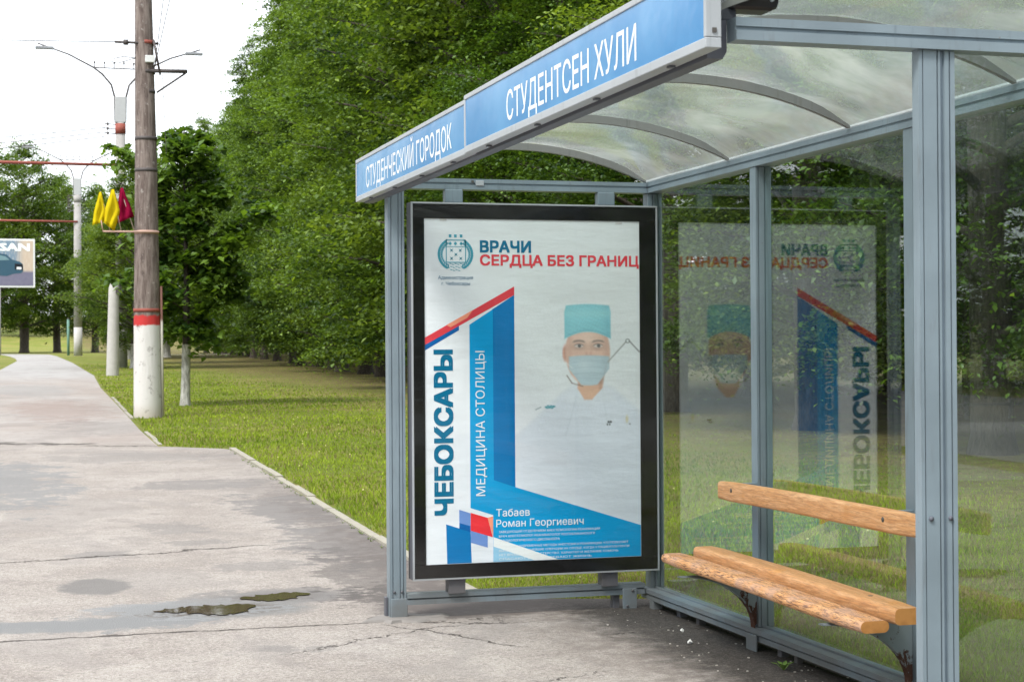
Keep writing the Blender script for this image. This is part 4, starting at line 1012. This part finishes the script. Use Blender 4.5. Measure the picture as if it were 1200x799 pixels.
# ------------------------------------------------------------------ poles, flags, wires
def mk_conduit():
    N = NT('conduit_paint'); z = N.sep(N.geo())[2]; N.pbr(N.mix(N.ss(N.m_('ADD', z, N.m_('MULTIPLY', N.noise(N.geo(), 9, 4), .2)), 1.95, 2.05), (.52, .50, .44), (.16, .07, .05)), .7); return N.m
def mk_bigpole():
    N = NT('old_pole'); p = N.geo(); z = N.sep(p)[2]
    f = N.noise(p, 7, 6, .7, sx=(3, 3, .35)); f2 = N.noise(p, 10, 5, .7)
    c = N.mix(N.ss(f, .35, .65), (.115, .085, .075), (.26, .215, .195))
    c = N.mix(N.ss(f2, .60, .68, 0, .8), c, (.40, .375, .355)); c = N.mix(N.ss(N.noise(p, 5, 6, .75, sx=(2, 2, .5)), .56, .64, 0, .7), c, (.07, .05, .045))
    zz = N.m_('ADD', z, N.m_('MULTIPLY', f2, .10))
    wt = N.mix(N.ss(N.noise(p, 5, 6, .8), .56, .63, 0, .75), (.66, .65, .64), (.30, .28, .275))
    wt = N.mix(N.ss(z, .55, .25, 0, .5), wt, (.40, .33, .24))
    rd = N.mix(N.ss(f2, .6, .66, 0, .7), (.52, .035, .035), (.22, .05, .05))
    c = N.mix(N.ss(zz, 2.065, 2.035), c, rd); c = N.mix(N.ss(zz, 1.90, 1.87), c, wt)
    N.pbr(c, .85, 0, N.bump(f, .6, .03)); return N.m
RUSTPIPE = mat_plain('rust_red_paint', (.28, .07, .05), .7, var=.3); IRON = mat_plain('dark_iron', (.07, .06, .06), .6); CONC = mat_plain('grey_concrete', (.34, .33, .32), .9, var=.25, scale=3)
CONCW = mat_plain('whitewashed_concrete', (.48, .47, .455), .9, var=.18, scale=5); PEACH = mat_plain('faded_pinkish_paint', (.50, .33, .27), .7)
YP, XP = 30.0, 2.235
bp = thing('utility_pole', 'thick brown-grey pole with white painted foot and red band beside the path', 'pole', (XP, YP, g(YP)-.02))
gz = g(YP)-.02
def L3(x, z, y=0.0): return (x-XP, y, z-gz)
b = MB(); b.tube([(0.01, 0, -.3), (0.01, 0, 0), (0, 0, 1.7), (0, 0, 4.3), (-.03, 0, 7.2), (-.04, 0, 8.9)], [.245, .242, .221, .187, .145, .125], 20); b.build('pole', mk_bigpole(), bp)
b = MB(); b.tube([L3(2.49, gz, -.10), L3(2.47, 2.5, -.08)], .022, 8); b.build('conduit', mk_conduit(), bp)
for (z, r_, m_) in ((6.66, .160, RUSTPIPE), (6.16, .165, IRON), (5.82, .165, IRON), (2.09, .228, RUSTPIPE), (3.42, .207, PEACH), (4.48, .193, IRON), (5.02, .19, IRON)):
    b = MB(); b.tube([(0, 0, z-gz-.03), (0, 0, z-gz+.03)], r_, 16); b.build('collar', m_, bp)
b = MB(); b.tube([L3(1.715, 6.64, -.1), L3(2.45, 6.64, -.1)], .022, 6); b.tube([L3(1.86, 6.64, -.1), L3(1.94, 6.64, -.1)], .05, 10); b.build('wire_bracket', IRON, bp)
b = MB(); b.tube([L3(2.31, 6.17, -.12), L3(2.93, 6.18, -.12)], .035, 6); b.tube([L3(2.41, 5.80, -.12), L3(2.90, 6.15, -.12)], .018, 6); b.tube([L3(2.36, 6.7, -.14), L3(2.47, 6.1, -.14)], .02, 6); b.build('arm', IRON, bp)
b = MB(); b.box(-.02, -.20, 6.30-gz, .14, -.16, 6.42-gz, bev=.01); b.build('insulator', mat_plain('porcelain', (.7, .72, .72), .3), bp)
b = MB(); b.tube([L3(1.50, 3.415, -.22), L3(2.43, 3.415, -.22)], .016, 6); b.tube([L3(1.50, 3.415, -.22), L3(1.47, 3.60, -.22)], .01, 6); b.build('flag_bracket', PEACH, bp)
def mk_cloth(name, c):
    N = NT(name); df = N.n('BsdfDiffuse'); df.inputs[0].default_value = c+(1,); tl = N.n('BsdfTranslucent'); tl.inputs[0].default_value = c+(1,)
    m1 = N.n('MixShader'); m1.inputs[0].default_value = .4; N.l(df.outputs[0], m1.inputs[1]); N.l(tl.outputs[0], m1.inputs[2]); N.l(m1.outputs[0], N.o.inputs['Surface']); return N.m
YEL, MAR = mk_cloth('yellow_cloth', (.80, .66, .02)), mk_cloth('maroon_cloth', (.35, .012, .06))
def flag(label, m, top, foot, outline, dy):
    """hanging cloth on a slanted stick; outline in world x,z"""
    t = thing('flag', label, 'flag', (foot[0], YP-.22+dy, foot[1]), 0, 'flags on the bracket of the big pole')
    o0 = Vector((foot[0], 0, foot[1]))
    b = MB(); b.tube([(0, 0, 0), (top[0]-foot[0], .02, top[1]-foot[1])], .009, 6); b.build('stick', mat_plain('pale_stick', (.5, .42, .35), .7), t)
    n = 9; V = []; Lf, Rg = outline
    for j in range(n):
        s_ = j/(n-1)
        a = np.array([np.interp(s_, [q[2] for q in Lf], [q[0] for q in Lf]), np.interp(s_, [q[2] for q in Lf], [q[1] for q in Lf])])
        c = np.array([np.interp(s_, [q[2] for q in Rg], [q[0] for q in Rg]), np.interp(s_, [q[2] for q in Rg], [q[1] for q in Rg])])
        for i in range(n):
            u_ = i/(n-1); q = a+(c-a)*u_; V.append((q[0]-foot[0], .045*math.sin(u_*12+s_*3)*(.2+s_)+.02*math.sin(u_*5+s_*9), q[1]-foot[1]))
    b = MB(); b.sm = True; b.add(V, [(j*n+i, j*n+i+1, (j+1)*n+i+1, (j+1)*n+i) for j in range(n-1) for i in range(n-1)])
    o = b.build('cloth', m, t); md = o.modifiers.new('thick', 'SOLIDIFY'); md.thickness = .003; return t
flag('outer yellow flag, farthest from the big pole', YEL, (1.47, 4.07), (1.62, 3.43), (((1.44, 4.07, 0), (1.36, 3.75, .5), (1.33, 3.52, 1)), ((1.47, 4.09, 0), (1.55, 3.8, .5), (1.53, 3.58, 1))), .05)
flag('bright yellow flag between the other yellow one and the maroon one', YEL, (1.66, 4.10), (1.80, 3.43), (((1.64, 4.12, 0), (1.54, 3.80, .5), (1.51, 3.56, 1)), ((1.68, 4.13, 0), (1.79, 3.78, .5), (1.69, 3.42, 1))), 0)
flag('maroon flag nearest to the big pole', MAR, (1.80, 4.13), (2.02, 3.43), (((1.79, 4.15, 0), (1.74, 3.8, .5), (1.75, 3.56, 1)), ((1.83, 4.16, 0), (1.95, 3.88, .5), (2.02, 3.68, 1))), .03)

# concrete stub, leaning
st = thing('concrete_post', 'short leaning pale concrete post with rounded top left of the big pole', 'post', (3.70, 67, g(67)-.05))
b = MB(); b.tube([(0, 0, -.1), (0, 0, 0), (.06, 0, 3.1), (.07, 0, 3.38), (.08, 0, 3.60), (.08, 0, 3.68)], [.25, .245, .20, .195, .12, .03], 12); b.build('shaft', CONCW, st)
b = MB(); b.box(.12, -.24, 3.15, .30, -.20, 3.38, bev=.03); b.build('lug', IRON, st)

def lamp_post(x, y, zt, r0, armz, s_, label, bar_len, bar_z, seed=0):
    t = thing('lamp_post', label, 'lamp post', (x, y, g(y)-.05)); g0 = g(y)-.05
    zz = zt-g0
    b = MB(); b.tube([(0, 0, 0), (0, 0, 2.2)], [r0, r0*.97], 14); b.build('painted_foot', CONCW, t)
    b = MB(); b.tube([(0, 0, 2.2), (0, 0, zz-1.2)], [r0*.965, r0*.82], 14); b.build('pole', CONC, t)
    zz = zt-g0
    b = MB(); b.tube([(0, 0, zz-1.75), (0, 0, zz-1.25)], r0*.92, 12); b.build('collar', RUSTPIPE if seed == 0 else CONC, t)
    b = MB(); b.box(-.26*s_, -.2, zz-1.2, .26*s_, .2, zz+.05, bev=.02); b.build('head_frame', mat_plain('pale_steel', (.45, .46, .47), .5), t)
    for sg in (-1, 1):
        P = [(.24*sg*s_, 0, zz*.91), (.26*sg*s_, 0, zz), (.42*sg*s_, 0, zz+.62*s_), (.85*sg*s_, 0, zz+1.12*s_), (1.25*sg*s_, 0, zz+1.42*s_), (2.4*sg*s_, 0, zz+2.0*s_), (3.85*sg*s_, 0, zz+2.48*s_)]
        b = MB(); b.tube(P, [.05, .05, .05, .05, .045, .04, .035], 8); a_ = b.build('arm', IRON, t)
        b = MB(); b.box(3.1*s_, -.12, zz+2.2*s_, 3.95*s_, .12, zz+2.34*s_, bev=.03)
        if sg < 0: b.V = [(-q[0], q[1], q[2]) for q in b.V]
        o = b.build('lantern', mat_plain('lantern_grey', (.25, .26, .28), .5), a_)
    b = MB(); b.tube([(-1.25*s_, 0, zz+1.42*s_), (1.25*s_, 0, zz+1.40*s_)], .03, 6)
    for k in range(6):
        xx = (-1.2+k*.46)*s_; b.tube([(xx, 0, zz+1.42*s_), (xx, 0, zz+1.68*s_)], .022, 6); b.tube([(xx, 0, zz+1.62*s_), (xx, 0, zz+1.72*s_)], .045, 6)
    b.build('cross_bar', IRON, t)
    b = MB(); b.tube([(0, -.25, bar_z-g0), (-bar_len, -.25, bar_z-g0+.02)], .075, 8); b.build('bracket_arm', RUSTPIPE, t)
    b = MB()
    for k in range(3 if seed == 0 else 6):
        z_ = zz-1.3-k*.22; b.tube([(-.2, 0, z_), (-.75, 0, z_+.04)], .025, 6); b.tube([(-.6, 0, z_-.05), (-.6, 0, z_+.1)], .05, 6)
        if seed: b.tube([(.2, 0, z_), (.6, 0, z_)], .03, 6); b.tube([(-.75, 0, z_-.1), (-.4, 0, z_+.1)], .03, 5)
    b.build('insulator_rack', IRON, t)
    return t
lamp_post(5.13, 85, 13.65, .28, 0, 1.0, 'nearer double-armed lamp post behind the big pole with a red bracket arm', 9.5, 10.38)
lamp_post(4.88, 134, 14.48, .32, 0, 1.02, 'farther double-armed lamp post standing left of the flags', 9.0, 11.25, 1)
# thin green pole
gp = thing('signpost', 'thin green metal pole in the grass left of the farther lamp post', 'pole', (4.35, 140, g(140)-.05)); b = MB(); b.tube([(0, 0, 0), (0, 0, 2.9)], .10, 8); b.build('pole', mat_plain('green_paint', (.12, .25, .20), .6), gp)
b = MB(); b.tube([(0, 0, 2.9), (0, 0, 2.98)], [.12, .04], 8); b.build('cap', IRON, gp)
# overhead wires
def wire(p0, p1, sag, r_, label):
    n = 16; P = []
    for i in range(n+1):
        t = i/n; q = Vector(p0).lerp(Vector(p1), t); q.z -= sag*4*t*(1-t); P.append(q)
    o0 = Vector(p0); b = MB(); b.tube([q-o0 for q in P], r_, 5); o = b.build('overhead_wire', IRON); o.location = o0
    tag(o, label, 'wire', 'overhead wires')
wire((1.72, 29.9, 6.64), (-14, 31, 6.75), .1, .008, 'thin wire running left from the upper bracket of the big pole')
for (q, lab) in (((2.62, 29.8, 8.1), 'left one of two wires rising from the big pole'), ((2.86, 29.8, 8.4), 'right one of two wires rising from the big pole')):
    wire((2.37, 29.86, 6.2), (2.37+(q[0]-2.37)*5, 29.5, 6.2+(q[2]-6.2)*5), .0, .008, lab)
wire((2.50, 29.8, 6.1), (2.56, 29.8, 4.75), 0, .006, 'loose wire hanging down right of the big pole')
for k in range(3):
    wire((4.4, 85, 12.2-k*.22), (-40, 70, 8.9-k*.5), 1.2, .02, ['uppermost', 'middle', 'lowest'][k]+' of the three wires leaving the nearer lamp post to the left')
# small cable loop on the pole
b = MB(); b.tube([(0, 0, 0), (-.2, 0, .02), (-.36, 0, -.02), (-.42, 0, -.07), (-.3, 0, -.10), (-.1, 0, -.03), (0, 0, 0)], .008, 5); o = b.build('cable_loop', IRON); o.location = (2.06, 29.8, 6.36); tag(o, 'small loop of cable sticking out left of the big pole near its top', 'cable')

# ------------------------------------------------------------------ billboard far left
bl = thing('billboard', 'roadside billboard with a dark blue car at the left edge of the view', 'billboard', (0, 150, g(150)))
z0b, z1b = 6.87-g(150), 10.93-g(150); x0b, x1b = -3.9, 1.98
b = MB(); b.box(x0b, 0, z0b, x1b, .35, z1b, bev=.02); b.build('panel', mat_plain('billboard_white', (.72, .74, .76), .5), bl)
def mk_bill():
    N = NT('billboard_print'); p = N.co(); z = N.sep(p)[2]; x = N.sep(p)[0]
    c = N.mix(N.ss(x, .2, 1.2), (.16, .24, .34), (.52, .42, .34)); c = N.mix(N.ss(N.noise(p, 3, 4, sx=(3, 1, .6)), .5, .6, 0, .4), c, (.60, .55, .5))
    c = N.mix(N.ss(z, z0b+1.5, z0b+1.2), c, N.mix(N.noise(p, 3, 3), (.11, .11, .19), (.20, .19, .27))); N.pbr(c, .5); return N.m
b = MB(); b.box(x0b+.15, -.02, z0b+.15, x1b-.15, -.005, z1b-.15); b.build('print', mk_bill(), bl)
b = MB(); b.tube([(-1.0, .2, -.2), (-1.0, .2, z0b)], .22, 12); b.build('column', CONC, bl)
def bpoly(name, pts, m, d):
    b = MB(); n = len(pts); b.add([(x, -.02-d, z0b+z) for x, z in pts]+[(x, -.021, z0b+z) for x, z in pts], [tuple(range(n)), tuple(range(n, 2*n))[::-1]]+[(i, n+i, n+(i+1) % n, (i+1) % n) for i in range(n)])
    return b.build(name, m, bl)
bpoly('printed_car', [(-2.9, 1.1), (-2.9, 1.9), (-2.4, 2.1), (-1.8, 2.75), (-.9, 2.85), (-.3, 2.75), (.1, 2.35), (.75, 2.15), (1.0, 1.95), (1.02, 1.35), (.85, 1.2), (.3, 1.15), (-.3, .95)], mk_ink('car_print', (52, 84, 104)), .01)
bpoly('printed_window', [(-1.9, 2.2), (-1.5, 2.62), (-.9, 2.7), (-.4, 2.6), (-.05, 2.3)], mk_ink('car_window', (110, 140, 150)), .02)
bpoly('printed_grille', [(.35, 1.5), (.35, 2.0), (1.0, 1.95), (1.0, 1.45)], mk_ink('car_grille', (20, 26, 36)), .02)
bpoly('printed_plate', [(.5, 1.52), (.5, 1.72), (.88, 1.70), (.88, 1.50)], mk_ink('car_plate', (225, 230, 235)), .03)
M = Matrix(((1, 0, 0, -.88), (0, 0, -1, -.04), (0, 1, 0, z0b+3.08), (0, 0, 0, 1))); place_text('SAN', .62, 2.45, WINK, M, bl, .04)

# ------------------------------------------------------------------ building and fence beyond the side road (mirrored in the glass)
bd = thing('building', 'long grey building with a columned porch across the side road', 'building', (22, -42, 0))
WALLM = mat_plain('grey_render', (.42, .44, .45), .9, var=.1, scale=.6); WINM = mat_plain('dark_window', (.05, .06, .07), .15); TRIM = mat_plain('pale_trim', (.60, .61, .60), .8)
b = MB(); b.box(-38, -10, 0, 38, 0, 14); b.build('wall', WALLM, bd)
for z in (4.2, 8.6, 13.6):
    b = MB(); b.box(-38.2, .001, z, 38.2, .35, z+.35); b.build('cornice', TRIM, bd)
for fl in range(3):
    for i in range(18):
        x = -36+i*4.1; b = MB(); b.box(x-.1, .002, 1.0+fl*4.3, x+1.9, .12, 3.5+fl*4.3); fr_ = b.build('window', TRIM, bd)
        b = MB(); b.box(x, .13, 1.1+fl*4.3, x+1.8, .15, 3.4+fl*4.3); b.build('pane', WINM, fr_)
fe = thing('iron_fence', 'low iron fence in front of the trees across the side road', 'fence', (12, -20.5, 0))
for i in range(60):
    b = MB() if i == 0 else None
    if i == 0:
        b.box(-.03, -.03, 0, .03, .03, 1.5); o = b.build('post', TRIM, fe); o.location.x = -24; base_ = o
    else:
        o = base_.copy(); COL.objects.link(o); o.location.x = -24+i*.95
b = MB(); b.box(-24, -.02, 1.2, 32.2, .02, 1.26); b.box(-24, -.02, .25, 32.2, .02, .31); b.build('rail', TRIM, fe)
